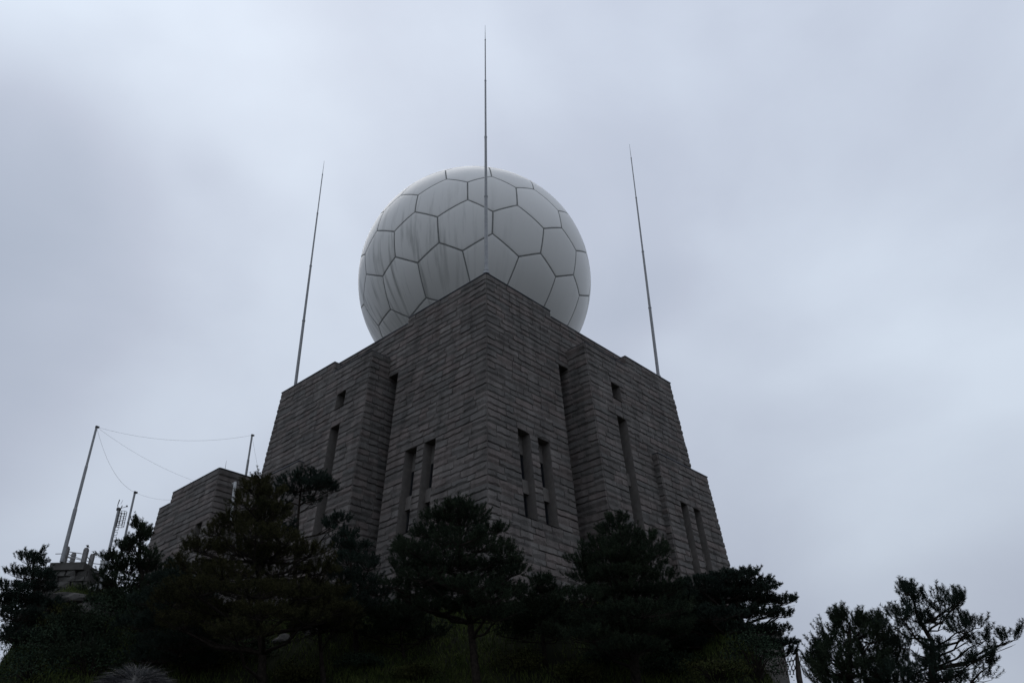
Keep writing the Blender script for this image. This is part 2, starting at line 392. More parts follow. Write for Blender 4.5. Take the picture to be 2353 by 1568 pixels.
def wall(name, Fr, u0, u1, L, openings=(), flip=False, owner=None, seed=1, lmin=0.42, lmax=1.05, top_of=None, label=None, picked=None):
    """coursed rock-faced wall; openings are (ua, ub, zlo, zhi). top_of(u) gives the wall top where it steps."""
    r = random.Random(seed); bk = MB(); st = []
    for i in range(len(L) - 1):
        zt, zb = L[i], L[i + 1]
        zm = (zt + zb) / 2
        iv = [(u0(zm), u1(zm))]
        for (ua, ub, zlo, zhi) in openings:
            if zlo < zm < zhi:
                nv = []
                for (p, q) in iv:
                    if ub <= p or ua >= q: nv.append((p, q)); continue
                    if ua > p + 0.02: nv.append((p, ua))
                    if ub < q - 0.02: nv.append((ub, q))
                iv = nv
        for (p, q) in iv:
            first, last = abs(p - u0(zm)) < 1e-6, abs(q - u1(zm)) < 1e-6
            pt, pb = (u0(zt), u0(zb)) if first else (p, p)
            qt, qb = (u1(zt), u1(zb)) if last else (q, q)
            bk.add([Fr(pt, zt, -0.035), Fr(qt, zt, -0.035), Fr(qb, zb, -0.035), Fr(pb, zb, -0.035)], [(0, 1, 2, 3)])
            cuts = [p]
            while True:
                x = cuts[-1] + r.uniform(lmin, lmax)
                if q - x < lmin * 0.75: break
                cuts.append(x)
            cuts.append(q)
            for a_, b_ in zip(cuts[:-1], cuts[1:]):
                at_, ab_ = (pt, pb) if a_ == p else (a_, a_)
                bt_, bb_ = (qt, qb) if b_ == q else (b_, b_)
                V, F = stone_mesh(Fr, at_, bt_, ab_, bb_, zt, zb, r)
                if flip: F = [f[::-1] for f in F]
                cc = V.mean(0); k = px_per_m(cc)
                dv = (cc - CAM) / np.linalg.norm(cc - CAM); nn = Fr(p, zm, 1.0) - Fr(p, zm, 0)
                STONES.append((owner, V, F, (b_ - a_) * (zt - zb) * k * k * max(0, -(dv @ nn)), cc))
    o = bk.obj(name, M['mortar'], owner if owner is not None else tower)
    return o

def opening(Fr, ua, ub, zlo, zhi, depth, bands, root, name="window", out=0.03):
    """smooth jambs, then stone panels / dark panes at the back. bands: list of (z_from_top, z_to, kind)"""
    j = MB(); dpt = -depth; t = 0.02
    j.add([Fr(ua, zhi, out), Fr(ua, zlo, out), Fr(ua, zlo, dpt), Fr(ua, zhi, dpt)], [(0, 1, 2, 3)])
    j.add([Fr(ub, zhi, out), Fr(ub, zlo, out), Fr(ub, zlo, dpt), Fr(ub, zhi, dpt)], [(3, 2, 1, 0)])
    j.add([Fr(ua, zhi, out), Fr(ub, zhi, out), Fr(ub, zhi, dpt), Fr(ua, zhi, dpt)], [(3, 2, 1, 0)])
    j.add([Fr(ua, zlo, out + 0.03), Fr(ub, zlo, out + 0.03), Fr(ub, zlo, dpt), Fr(ua, zlo, dpt)], [(0, 1, 2, 3)])
    w = j.obj(name, M['dressed'], root)
    for (z1, z0, kd) in bands:
        if kd == 'pane':
            p = MB(); g = 0.05
            p.add([Fr(ua + g, z1 - g, dpt + 0.03), Fr(ub - g, z1 - g, dpt + 0.03), Fr(ub - g, z0 + g, dpt + 0.03), Fr(ua + g, z0 + g, dpt + 0.03)], [(3, 2, 1, 0)])
            p.obj("pane", M['glass'], w)
            f = MB()
            def bar(a0, a1, b0, b1):
                f.hexa([Fr(a0, b0, dpt + 0.005), Fr(a1, b0, dpt + 0.005), Fr(a1, b0, dpt + 0.07), Fr(a0, b0, dpt + 0.07),
                        Fr(a0, b1, dpt + 0.005), Fr(a1, b1, dpt + 0.005), Fr(a1, b1, dpt + 0.07), Fr(a0, b1, dpt + 0.07)])
            bar(ua, ua + g, z0, z1); bar(ub - g, ub, z0, z1); bar(ua + g, ub - g, z0, z0 + g); bar(ua + g, ub - g, z1 - g, z1)
            f.obj("window_frame", M['frame'], w)
        else:
            q = MB(); e1 = dpt + (0.22 if kd == 'spandrel' else 0.10)
            q.hexa([Fr(ua, z0, dpt - 0.02), Fr(ub, z0, dpt - 0.02), Fr(ub, z0, e1), Fr(ua, z0, e1), Fr(ua, z1, dpt - 0.02), Fr(ub, z1, dpt - 0.02), Fr(ub, z1, e1), Fr(ua, z1, e1)])
            q.obj(kd, M['dressed'], w)
    return w

def coping(Fr, ua, ub, z, root, dz=0.045, depth=0.45):
    q = MB()
    q.hexa([Fr(ua, z, -depth), Fr(ub, z, -depth), Fr(ub, z, 0.05), Fr(ua, z, 0.05), Fr(ua, z + dz, -depth), Fr(ub, z + dz, -depth), Fr(ub, z + dz, 0.05), Fr(ua, z + dz, 0.05)])
    return q.obj("coping", M['coping'], root)

def half(d, nrm, s_par, s_slot, s_wing, s_high, s_wend, s_low, s_lend, slits, lowslits, seed, flip):
    Z_HI, Z_LEDGE, Z_LOW = -1.27, -1.95, -6.25
    P0 = plane(d, nrm, 0.0); PW = plane(d, nrm, 1.1); PL = plane(d, nrm, 1.4)
    cor = lambda z: BT * z + 0.004
    # main plane, including the strip above the wing ledge
    L = levels(-0.325, ZB, None)
    z_slot = snap(-2.95, L); st_, sb_ = snap(-7.15, L), snap(-10.92, L)
    hid = snap(-2.30, L)
    ops = [(s_slot, s_wing, -99, z_slot), (s_wing + 0.02, 99, -99, hid)] + [(a_, b_, sb_, st_) for a_, b_ in slits]
    wall("front_wall", P0, cor, lambda z: s_high + 2.6, L, ops, flip, None, seed)
    wall("parapet_wall", P0, cor, lambda z: s_par, [0.0, -0.325], (), flip, None, seed + 1)
    pm = MB(); pm.add([P0(s_par, 0, 0.0), P0(s_par, -0.325, 0.0), P0(s_par, -0.325, -0.45), P0(s_par, 0, -0.45)], [(0, 1, 2, 3)]); pm.obj("parapet_end", M['dressed'], tower)
    coping(P0, 0.0, s_par, 0.0, tower); coping(P0, s_par + 0.01, s_high + 2.5, -0.325, tower)
    for a_, b_ in slits:
        opening(P0, a_, b_, sb_, st_, 0.5, [(st_, snap(-7.93, L), 'stone_panel'), (snap(-7.93, L), snap(-9.15, L), 'pane'), (snap(-9.15, L), snap(-9.84, L), 'spandrel'), (snap(-9.84, L), sb_, 'pane')], tower)
    opening(P0, s_slot, s_wing + 0.03, ZB, z_slot, 0.62, [(z_slot, -7.6, 'pane'), (-7.6, -8.4, 'stone_panel'), (-8.4, ZB + 2.0, 'pane'), (ZB + 2.0, ZB, 'stone_panel')], tower)
    # wing
    LW = levels(Z_HI, ZB, 0.34, 1); zl = snap(Z_LEDGE, LW)
    wz1, wz0 = snap(-3.42, LW), snap(-4.12, LW); sz1 = snap(-4.96, LW)
    wu = (s_wing + 1.58, s_wing + 2.23)
    opw = [(-99, s_high, zl, 99), (wu[0], wu[1], wz0, wz1), (wu[0] + 0.06, wu[1] + 0.08, -13.2, sz1), (s_low + 0.05, 99, -99, -6.6)]
    opw[2] = (wu[0] + 0.06, wu[1] + 0.08, snap(-13.2, LW), sz1)
    opw[3] = (s_low + 0.05, 99, -99, snap(-6.7, LW))
    endw = lambda z: s_wend - BT * z - 0.09
    wall("wing_wall", PW, lambda z: s_wing, endw, LW, opw, flip, None, seed + 2)
    opening(PW, wu[0], wu[1], wz0, wz1, 0.45, [(wz1, wz0, 'pane')], tower)
    opening(PW, opw[2][0], opw[2][1], opw[2][2], sz1, 0.5, [(sz1, snap(-5.8, LW), 'stone_panel'), (snap(-5.8, LW), snap(-7.6, LW), 'pane'), (snap(-7.6, LW), snap(-8.3, LW), 'spandrel'), (snap(-8.3, LW), snap(-10.0, LW), 'pane'), (snap(-10.0, LW), snap(-10.7, LW), 'spandrel'), (snap(-10.7, LW), opw[2][2], 'pane')], tower)
    SW = side(d, nrm, s_wing)
    wall("wing_return_wall", SW, lambda z: (-0.56 if z < z_slot - 0.02 else 0.03), lambda z: 1.1, [z for z in LW if z <= zl + 1e-6], (), not flip, None, seed + 3, 0.4, 0.8)
    SH = side(d, nrm, s_high)
    wall("wing_return_wall", SH, lambda z: 0.0, lambda z: 1.1, [z for z in LW if z >= zl - 1e-6], (), not flip, None, seed + 4, 0.4, 0.8)
    coping(PW, s_high, endw(Z_HI) + 0.02, Z_HI, tower); coping(PW, s_wing, s_high - 0.01, zl, tower, 0.03, 1.0)
    # low block at the far end
    LB = levels(Z_LOW, ZB, None, 1); lz1 = snap(-8.3, LB)
    endl = lambda z: s_lend - BT * (z - Z_LOW)
    opl = [(a_, b_, snap(-13.0, LB), lz1) for a_, b_ in lowslits]
    wall("low_block_wall", PL, lambda z: s_low, endl, LB, opl, flip, None, seed + 5)
    for q in opl: opening(PL, *q, 0.45, [(lz1, snap(-10.2, LB), 'pane'), (snap(-10.2, LB), snap(-10.9, LB), 'spandrel'), (snap(-10.9, LB), q[2], 'pane')], tower)
    SL = side(d, nrm, s_low)
    wall("low_block_return_wall", SL, lambda z: 1.1, lambda z: 1.4, LB, (), not flip, None, seed + 6, 0.25, 0.4)
    coping(PL, s_low, s_lend + 0.02, Z_LOW, tower)
    # end walls facing away, and roofs
    q = MB()
    dep = 5.5
    def blk(Fr, ua, ubf, zt, zb_, e1, e0):
        q.add([Fr(ubf(zt), zt, e1), Fr(ubf(zb_), zb_, e1), Fr(ubf(zb_), zb_, e0), Fr(ubf(zt), zt, e0)], [(0, 1, 2, 3)])     # end
        q.add([Fr(ua, zt - 0.01, e1), Fr(ubf(zt), zt - 0.01, e1), Fr(ubf(zt), zt - 0.01, e0), Fr(ua, zt - 0.01, e0)], [(0, 1, 2, 3)])   # top
    blk(PW, s_high + 0.02, lambda z: endw(z) - 0.03, Z_HI, ZB, -0.03, -7.0)
    blk(PW, s_wing + 0.02, lambda z: s_high, zl, zl - 0.1, -0.03, -1.1)
    blk(PL, s_low + 0.02, lambda z: endl(z) - 0.03, Z_LOW, ZB, -0.03, -7.0)
    q.obj("end_wall", M['dressed'], tower)

half(A, -Bv, 5.09, 5.35, 6.05, 8.97, 13.42, 10.03, 14.76, [(2.32, 3.00), (3.47, 4.18)], [(11.1, 11.7), (12.2, 12.8)], 11, False)
half(Bv, -A, 4.22, 4.34, 5.05, 8.21, 12.06, 9.04, 13.18, [(1.15, 1.85), (2.34, 3.06)], [(10.16, 10.72), (11.22, 11.80)], 71, True)
# core: roof deck and the two hidden sides
q = MB()
def corept(s, t, z): return C + A * s + Bv * t + z * Zv
q.add([corept(0.2, 0.2, -0.6), corept(13.0, 0.2, -0.6), corept(13.0, 11.8, -0.6), corept(0.2, 11.8, -0.6)], [(0, 1, 2, 3)])
q.obj("roof_deck", M['concrete'], tower)
q = MB()
q.add([corept(13.0, 0.3, -0.35), corept(14.1, 0.3, ZB), corept(14.1, 12.9, ZB), corept(13.0, 11.8, -0.35)], [(0, 1, 2, 3)])
q.add([corept(0.3, 11.8, -0.35), corept(0.3, 12.9, ZB), corept(14.1, 12.9, ZB), corept(13.0, 11.8, -0.35)], [(0, 1, 2, 3)])
q.obj("rear_wall", M['dressed'], tower)
q = MB()   # steel hoop of the roof ladder
hp = corept(0.4, 9.35, -0.3)
q.tube([hp + Zv * 0.0, hp + Zv * 0.22, hp + Zv * 0.28 + Bv * 0.1, hp + Zv * 0.28 + Bv * 0.28, hp + Zv * 0.2 + Bv * 0.36, hp + Bv * 0.36], 0.012, 5)
q.obj("ladder_hoop", M['steel'], tower)

# ------------------------------------------------------------------ annex building on the left
Can = C + A * 15.31 - Bv * 2.9; Can = np.array([Can[0], Can[1], C[2] - 5.30])
annex_base = Can + A * 2.8 + Bv * 2.5; annex_base[2] = float(gh(annex_base[0], annex_base[1]))
annex = empty("annex_building", annex_base, "low granite annex with white drainpipe left of the tower", "building")
TOWER_STONES, STONES = STONES, []
AZB = -7.2
PA = plane(A, -Bv, 0.0, Can); PS = side(A, -Bv, 0.0, -1.0, Can)
def PSr(q, z, e=0.0): return Can + Bv * q - A * (-BT * z + e) + z * Zv
LA = levels(0.0, AZB, 0.33, 1); zst = snap(-0.57, LA)
sA = snap(-2.62, LA); sB = snap(-3.62, LA)
wall("front_wall", PA, lambda z: BT * z + 0.004, lambda z: 5.6 - BT * z * 0.6, LA, [(4.52, 99, zst, 99), (0.36, 0.95, sB, sA)], False, annex, 201, 0.7, 1.5)
wall("side_wall", PSr, lambda z: BT * z + 0.004, lambda z: 4.5, LA, (), True, annex, 231, 0.7, 1.5)
opening(PA, 0.36, 0.95, sB, sA, 0.45, [(sA, sB, 'pane')], annex)
coping(PA, 0.0, 4.52, 0.0, annex); coping(PA, 4.53, 5.62, zst, annex); coping(PSr, 0.0, 4.5, 0.0, annex)
q = MB()
q.add([PA(0, -0.02, 0), PA(4.52, -0.02, 0), PA(4.52, -0.02, -5), PA(0, -0.02, -5)], [(0, 1, 2, 3)])
q.add([PA(4.5, zst - .02, 0), PA(5.6, zst - .02, 0), PA(5.6, zst - .02, -5), PA(4.5, zst - .02, -5)], [(0, 1, 2, 3)])
q.add([PA(4.52, 0, -0.02), PA(4.52, zst, -0.02), PA(4.52, zst, -5), PA(4.52, 0, -5)], [(0, 1, 2, 3)])
q.add([PA(5.58, zst, -0.02), PA(5.58 - BT * AZB * 0.6, AZB, -0.02), PA(5.58 - BT * AZB * 0.6, AZB, -5), PA(5.58, zst, -5)], [(0, 1, 2, 3)])
q.obj("roof_slab", M['dressed'], annex)
q = MB(); p0 = PSr(0.78, -0.62, 0.02); p1 = PSr(0.78, -0.62, 0.22); p2 = PSr(0.78, -1.6, 0.20); p3 = PSr(0.78, -2.55, 0.20)
q.tube([p0, p1 - Zv * -0.02, p1 - Zv * 0.12], 0.075, 10); q.tube([p1 - Zv * 0.1, p2], 0.075, 10); q.tube([p2 + Zv * 0.06, p2 - Zv * 0.02], 0.088, 10); q.tube([p2, p3], 0.072, 10)
q.obj("drainpipe", M['whitepaint'], annex, smooth=False)
for s_, q_, h_ in ((0.12, 0.35, 0.55), (3.25, 0.0, 0.32), (4.6, 0.0, 0.0)):
    if h_ == 0: continue
    b0 = Can + A * s_ + Bv * 0.2 if q_ == 0 else Can + Bv * q_ + A * 0.15
    k = MB(); k.tube([b0, b0 + Zv * h_], [0.012, 0.006], 5); k.obj("roof_spike", M['darkmetal'], annex)
ANNEX_STONES, STONES = STONES, []

def emit_stones(lst, root, limit):
    order = sorted(range(len(lst)), key=lambda i: -lst[i][3] * (1.0 if lst[i][4][2] > C[2] - 10.9 else 0.25))
    top = set(order[:limit])
    rest = MB()
    for i, (ow, V, F, sz, cc) in enumerate(lst):
        if i in top: mesh_obj("stone", V, F, M['stone'], root)
        else: rest.add(V, F)
    if rest.v:
        o = rest.obj("stonework", M['stone'], root); o["kind"] = "stuff"
    print("STONES", len(lst))
emit_stones(TOWER_STONES, tower, 300)
emit_stones(ANNEX_STONES, annex, 300)

# ------------------------------------------------------------------ radome
RC = np.array([-1.96431, 38.4772, 28.78463]) ; RR = 6.3776
RC = RC + (C - np.array([-1.05433523, 30.0, 23.29256446]))
radome = empty("radome", RC - np.array([0, 0, RR]), "big white radar dome of hexagonal panels on the tower", "radome")
ROT = np.array([[-0.087805, -0.982637, 0.163449], [0.52966, -0.18502, -0.827785], [0.843653, 0.013889, 0.536709]])
def goldberg():
    p = (1 + 5 ** .5) / 2
    v = np.array([(-1, p, 0), (1, p, 0), (-1, -p, 0), (1, -p, 0), (0, -1, p), (0, 1, p), (0, -1, -p), (0, 1, -p), (p, 0, -1), (p, 0, 1), (-p, 0, -1), (-p, 0, 1)], float)
    v /= np.linalg.norm(v, axis=1)[:, None]
    f = [(0, 11, 5), (0, 5, 1), (0, 1, 7), (0, 7, 10), (0, 10, 11), (1, 5, 9), (5, 11, 4), (11, 10, 2), (10, 7, 6), (7, 1, 8), (3, 9, 4), (3, 4, 2), (3, 2, 6), (3, 6, 8), (3, 8, 9), (4, 9, 5), (2, 4, 11), (6, 2, 10), (8, 6, 7), (9, 8, 1)]
    pts = []; key = {}; tris = []
    def add(P):
        P = P / np.linalg.norm(P); k = tuple(np.round(P, 4))
        if k not in key: key[k] = len(pts); pts.append(P)
        return key[k]
    for (a, b, c) in f:
        a, b, c = v[a], v[b], v[c]; g = {}
        for i in range(4):
            for j in range(4 - i): g[i, j] = add((a * i + b * j + c * (3 - i - j)) / 3)
        for i in range(3):
            for j in range(3 - i):
                tris.append((g[i, j], g[i + 1, j], g[i, j + 1]))
                if i + j < 2: tris.append((g[i + 1, j], g[i + 1, j + 1], g[i, j + 1]))
    pts = np.array(pts); fc = np.array([v[list(t)].sum(0) for t in f]); fc /= np.linalg.norm(fc, axis=1)[:, None]
    du = np.array([pts[list(t)].sum(0) for t in tris]); du /= np.linalg.norm(du, axis=1)[:, None]
    out = []
    for P in du:
        dv = v @ P; df = fc @ P
        cn, deg = (fc[df.argmax()], 13.0) if math.acos(min(1, df.max())) * 1.15 < math.acos(min(1, dv.max())) else (v[dv.argmax()], 13.1)
        t = P - (P @ cn) * cn; t /= np.linalg.norm(t)
        out.append(math.cos(math.radians(deg)) * cn + math.sin(math.radians(deg)) * t)
    polys = []
    for i in range(len(pts)):
        ids = [k for k, t in enumerate(tris) if i in t]
        n = pts[i]; u = np.cross(n, [0.3, 0.5, 0.8]); u /= np.linalg.norm(u); w = np.cross(n, u)
        ids.sort(key=lambda k: math.atan2(out[k] @ w, out[k] @ u))
        polys.append(ids)
    return np.array(out) @ ROT.T, polys
GVt, GP = goldberg()
seam = MB(); done = set()
for ids in GP:
    P = [GVt[k] for k in ids]; n = len(P)
    cn = sum(P); cn /= np.linalg.norm(cn)
    V = []; F = []
    K = 6
    # rings from centre outward, bulged onto the sphere, edge slightly rolled into the joint
    ringv = []
    for ri, tt in enumerate((0.0, 0.25, 0.5, 0.75, 0.955, 0.969, 0.974)):
        ring = []
        rad = RR + (0.0 if ri < 5 else (-0.002 if ri == 5 else -0.022))
        if ri == 0:
            V.append(cn * rad); ringv.append([0]); continue
        for a in range(n):
            for s in range(K):
                p = P[a] * (1 - s / K) + P[(a + 1) % n] * (s / K)
                d = cn * (1 - tt) + p * tt; d /= np.linalg.norm(d)
                ring.append(len(V)); V.append(d * rad)
        ringv.append(ring)
    m_ = n * K
    for s in range(m_): F.append((0, ringv[1][s], ringv[1][(s + 1) % m_]))
    for ri in range(1, 6):
        for s in range(m_): F.append((ringv[ri][s], ringv[ri + 1][s], ringv[ri + 1][(s + 1) % m_], ringv[ri][(s + 1) % m_]))
    o = mesh_obj("panel", np.array(V) + RC, F, M['radome'], radome, smooth=True)
    # bolted flange along each seam
    for a in range(n):
        k0, k1 = ids[a], ids[(a + 1) % n]
        if (min(k0, k1), max(k0, k1)) in done: continue
        done.add((min(k0, k1), max(k0, k1)))
        p, q_ = GVt[k0], GVt[k1]; tdir = np.cross(p, q_); tdir /= np.linalg.norm(tdir)
        nb = 22
        for s in range(nb):
            f0 = (s + 0.15) / nb; f1 = (s + 0.75) / nb; pts8 = []
            for rad in (RR - 0.05, RR - 0.004):
                for ff, sd_ in ((f0, -1), (f1, -1), (f1, 1), (f0, 1)):
                    d = p * (1 - ff) + q_ * ff; d /= np.linalg.norm(d)
                    pts8.append(d * (rad + 0.002) + RC + tdir * sd_ * 0.016)
            seam.hexa(pts8)
seam.obj("seam_bolts", M['seam'], radome)["kind"] = "stuff"
sh = MB(); sh.ball(RC, RR - 0.016, 160, 100)
M['seamdark'] = mat_noise('seam_gap', (0.17, 0.175, 0.165), (0.27, 0.27, 0.255), 5, 0.9)
sh.obj("joint_shell", M['seamdark'], radome, smooth=True)
rg = MB(); rg.tube([RC + np.array([math.cos(t) * 4.2, math.sin(t) * 4.2, -RR + 1.3]) for t in np.linspace(0, 2 * math.pi, 49)], 0.3, 6, False)
rg.tube([RC - Zv * (RR + 0.3), RC - Zv * (RR - 1.3)], [4.3, 4.3], 32)
rg.obj("base_ring", M['concrete'], radome)

# ------------------------------------------------------------------ lightning rods
def rod(base, h, label):
    r = empty("lightning_rod", base, label, "lightning rod", "lightning rods on the tower roof")
    k = MB(); k.tube([base, base + Zv * 0.12], [0.16, 0.14], 10); k.ball(base + Zv * 0.2, 0.13, 10, 6); k.obj("base_mount", M['steel'], r)
    cuts = [(0.1, 0.27, 0.085), (0.27, 0.50, 0.068), (0.50, 0.74, 0.050), (0.74, 0.93, 0.033), (0.93, 1.0, 0.018)]
    for i, (f0, f1, rd) in enumerate(cuts):
        k = MB(); k.tube([base + Zv * h * (f0 if i else 0.01), base + Zv * h * f1], [rd, rd * 0.88 if i < 4 else 0.007], 8)
        k.tube([base + Zv * h * f1 - Zv * 0.05, base + Zv * h * f1 + Zv * 0.03], rd * 1.05, 8) if i < 4 else None
        k.obj("pole_section" if i < 4 else "spike", M['steel'], r, smooth=False)
rod(C + np.array([0, 0.12, 0.05]), 16.45, "tall steel lightning rod on the front corner, crossing the white dome")
rod(C + A * 12.85 - Bv * 0.85 + Zv * -1.22, 15.75, "steel lightning rod left of the dome on the wing roof")
rod(C + Bv * 11.45 - A * 0.95 + Zv * -1.22, 16.3, "steel lightning rod right of the dome on the wing roof")
#--PART2--
# ------------------------------------------------------------------ terrace, railing and poles on the left
def zt(X, Y, depth): return at((180 + X / 5.227) * 0.5932, (2000 + Y / 5.227) * 0.5932, depth)
TY = 36.0
pl0 = zt(165, 925, TY); pl1 = zt(735, 940, TY)
ter_base = (pl0 + pl1) / 2; ter_base[2] = float(gh(ter_base[0], ter_base[1] + 1))
terrace = empty("stone_terrace", ter_base, "rough granite terrace platform under the tall left pole", "terrace")
ztop = (pl0[2] + pl1[2]) / 2
k = MB(); wd = pl1[0] - pl0[0]
k.box([(pl0[0] + pl1[0]) / 2, TY + 1.6, ztop - 0.16], [wd + 0.25, 3.4, 0.32]); k.obj("slab", M['rubble'], terrace); k = MB(); k.box([(pl0[0] + pl1[0]) / 2, TY + 1.7, ztop - 1.9], [wd + 0.3, 2.6, 3.0]); k.obj("core", M['mortar'], terrace)
r_ = random.Random(5)
zz = ztop - 0.33
while zz > ter_base[2] - 0.7:
    hh = r_.uniform(0.18, 0.32); xx = pl0[0] - 0.35 - 0.25 * (ztop - zz); xe = pl1[0] + 0.25 + 0.3 * (ztop - zz)
    while xx < xe:
        ww = min(r_.uniform(0.22, 0.6), xe - xx)
        k = MB(); c_ = np.array([xx + ww / 2, TY + 0.6 - 0.12 * (ztop - zz) + r_.uniform(-0.07, 0.07), zz - hh / 2])
        V = []
        for sz in (-1, 1):
            for sx, sy in ((-1, -1), (1, -1), (1, 1), (-1, 1)):
                V.append(c_ + np.array([sx * ww * 0.49 * r_.uniform(0.86, 1), sy * 0.6 * r_.uniform(0.85, 1.05), sz * hh * 0.49 * r_.uniform(0.82, 1)]))
        k.hexa(V); k.obj("stone", M['rubble'], terrace)
        xx += ww
    zz -= hh

railing = empty("terrace_railing", zt(590, 940, TY), "concrete post railing with thin steel rails on the left terrace", "railing")
def post(X0, X1, Yt, Yb, dy, ex=0.0):
    t = zt((X0 + X1) / 2 + 20, Yt, TY + dy); b = np.array([t[0], t[1], zt((X0 + X1) / 2, Yb, TY + dy)[2] - ex]); w = (X1 - X0) / 5.227 / 3291 * 42.0
    k = MB(); k.box((t + b) / 2, [w, w, t[2] - b[2]]); k.box(t + Zv * 0.03, [w * 0.8, w * 0.8, 0.06]); k.obj("post", M['concrete'], railing); return t, b
pA = post(365, 437, 630, 935, 0.3); pB = post(505, 570, 750, 940, 1.5); pC = post(755, 825, 660, 1000, 0.3, 0.2); pD = post(880, 945, 780, 1062, 0.9, 0.6); pE = post(1190, 1245, 795, 1060, 1.0, 0.8)
def rails(p, q, fr, r=0.018):
    for f in fr:
        k = MB(); a0 = p[0] * (1 - f) + p[1] * f; b0 = q[0] * (1 - f) + q[1] * f
        k.tube([a0, b0], r, 6); k.obj("rail", M['steel'], railing)
rails(pA, pC, (0.22, 0.52)); rails(pA, pB, (0.3, 0.55, 0.8)); rails(pC, pD, (0.22, 0.5, 0.78)); rails(pD, pE, (0.28, 0.55, 0.82)); rails(pB, pD, (0.25, 0.7))
rails(pE, (pE[0] + np.array([1.6, 0.1, -0.15]), pE[1] + np.array([1.6, 0.1, -0.15])), (0.5, 0.8))
k = MB(); k.tube([pA[0] - np.array([.45, 0, .25]), pA[0] + np.array([0, 0, -.25])], 0.018, 6); k.obj("rail", M['steel'], railing)
fit = pC[0] + Zv * 0.06
k = MB(); k.tube([fit, fit + Zv * 0.05], 0.02, 6); k.ball(fit + np.array([0.02, 0, 0.10]), 0.05, 8, 5); k.tube([fit + np.array([0.0, 0, 0.10]), fit + np.array([-0.07, 0, 0.13])], [0.03, 0.012], 6); k.tube([fit + np.array([0.02, 0, 0.08]), fit + np.array([0.1, 0, 0.03])], [0.03, 0.012], 6)
k.obj("post_fitting", M['darkmetal'])
tag(bpy.data.objects["post_fitting"], "small dark fitting on top of the tallest railing post", "fitting")
cb_ = zt(1148, 965, TY + 1.6)
k = MB(); k.box(cb_ - Zv * 0.25, [0.20, 0.2, 0.75]); k.box(cb_ + Zv * 0.15, [0.24, 0.24, 0.05]); tag(k.obj("equipment_cabinet", M['whitepaint']), "small white cabinet behind the terrace railing", "cabinet")
lp = at(108, 1288, 33.0)
k = MB(); k.box(lp, [0.24, 0.10, 0.085], (0.97, 0, 0.06)); k.box(lp + np.array([0, 0, 0.055]), [0.28, 0.13, 0.02], (0.97, 0, 0.06))
fl = empty("floodlight", lp - Zv * 1.3, "small grey box lamp beside the far left pine", "lamp")
k.obj("housing", M['steel'], fl); k = MB(); k.tube([lp - Zv * 1.3, lp - Zv * 0.05], 0.025, 6); k.obj("mount_pole", M['steel'], fl)

def pole(base_px, top_px, depth, r0, label, cuts=(0.35, 0.68), under=0.0):
    b = at(*base_px, depth); t = at(*top_px, depth); b = np.array([t[0], t[1], b[2] - under]); h = t[2] - b[2]
    p = empty("antenna_pole", b, label, "pole", "steel poles by the annex")
    fs = [0] + list(cuts) + [1]; rr = r0
    for i in range(len(fs) - 1):
        k = MB(); k.tube([b + Zv * h * fs[i], b + Zv * h * (fs[i + 1] - 0.012), b + Zv * h * fs[i + 1]], [rr, rr * 0.97, rr * 0.8], 10); k.obj("pole_section", M['steel'], p, smooth=False); rr *= 0.78
    k = MB(); k.tube([t - Zv * 0.06, t + Zv * 0.04], rr * 1.5, 8); k.box(t + np.array([rr * 1.8, 0, -0.02]), [0.10, 0.06, 0.08]); k.obj("pulley_head", M['darkmetal'], p)
    return t
t1 = pole((141, 1290), (222, 980), TY - 0.1, 0.088, "tallest grey steel pole, standing on the terrace", (0.38, 0.70))
t2 = pole((288, 1237), (310, 1130), 37.0, 0.062, "short grey steel pole between ladder mast and annex", (0.55,), 2.4)
t3 = pole((565, 1095), (579, 999), 41.5, 0.064, "grey steel pole standing on the annex roof", (0.5,), 0.4)
def wire(p, q_, sag, label):
    pts = []
    for i in range(25):
        f = i / 24; pts.append(p * (1 - f) + q_ * f - Zv * sag * 4 * f * (1 - f))
    k = MB(); k.tube(pts, 0.0042, 4)
    tag(k.obj("antenna_wire", M['darkmetal']), label, "wire", "wires between the poles")
wire(t1, t3, 0.5, "longest sagging wire from tall terrace pole to annex roof pole")
wire(t1, at(446, 1104, 39.0), 0.22, "slanting wire from tall pole down to the annex roof edge")
wire(t1, t2, 0.55, "steep wire hanging from tall pole to the short pole")
wire(t2, at(398, 1147, 38.0), 0.12, "short wire from the short pole to the annex wall")
wire(t3, at(592, 1072, 42.0), 0.05, "thin wire dropping from annex pole beside the tower wall")

# ladder mast with safety cage
mb = at(244, 1300, TY + 0.6); mt_ = at(272, 1172, TY + 0.6); mb = np.array([mt_[0], mt_[1], mb[2] - 1.0])
mast = empty("ladder_mast", mb, "weather mast with rungs, safety cage and small instruments on top", "mast")
k = MB(); k.tube([mb, mt_], [0.07, 0.055], 10); k.obj("pole", M['steel'], mast)
hm = mt_[2] - mb[2]
for i in range(14):
    z0 = mb[2] + hm * (0.12 + 0.062 * i)
    k = MB(); o_ = np.array([mt_[0] + 0.05, mt_[1], z0])
    k.tube([o_, o_ + np.array([0.13, 0, 0]), o_ + np.array([0.13, 0, 0.14]), o_ + np.array([0.0, 0, 0.14])], 0.013, 5); k.obj("rung", M['darkmetal'], mast)
cg = MB(); c0 = np.array([mt_[0] + 0.24, mt_[1], 0])
for zf in (0.79, 0.84, 0.89, 0.94, 0.98):
    cg.tube([c0 + np.array([0.16 * math.cos(t), 0.16 * math.sin(t), mb[2] + hm * zf]) for t in np.linspace(0, 2 * math.pi, 17)], 0.011, 4, False)
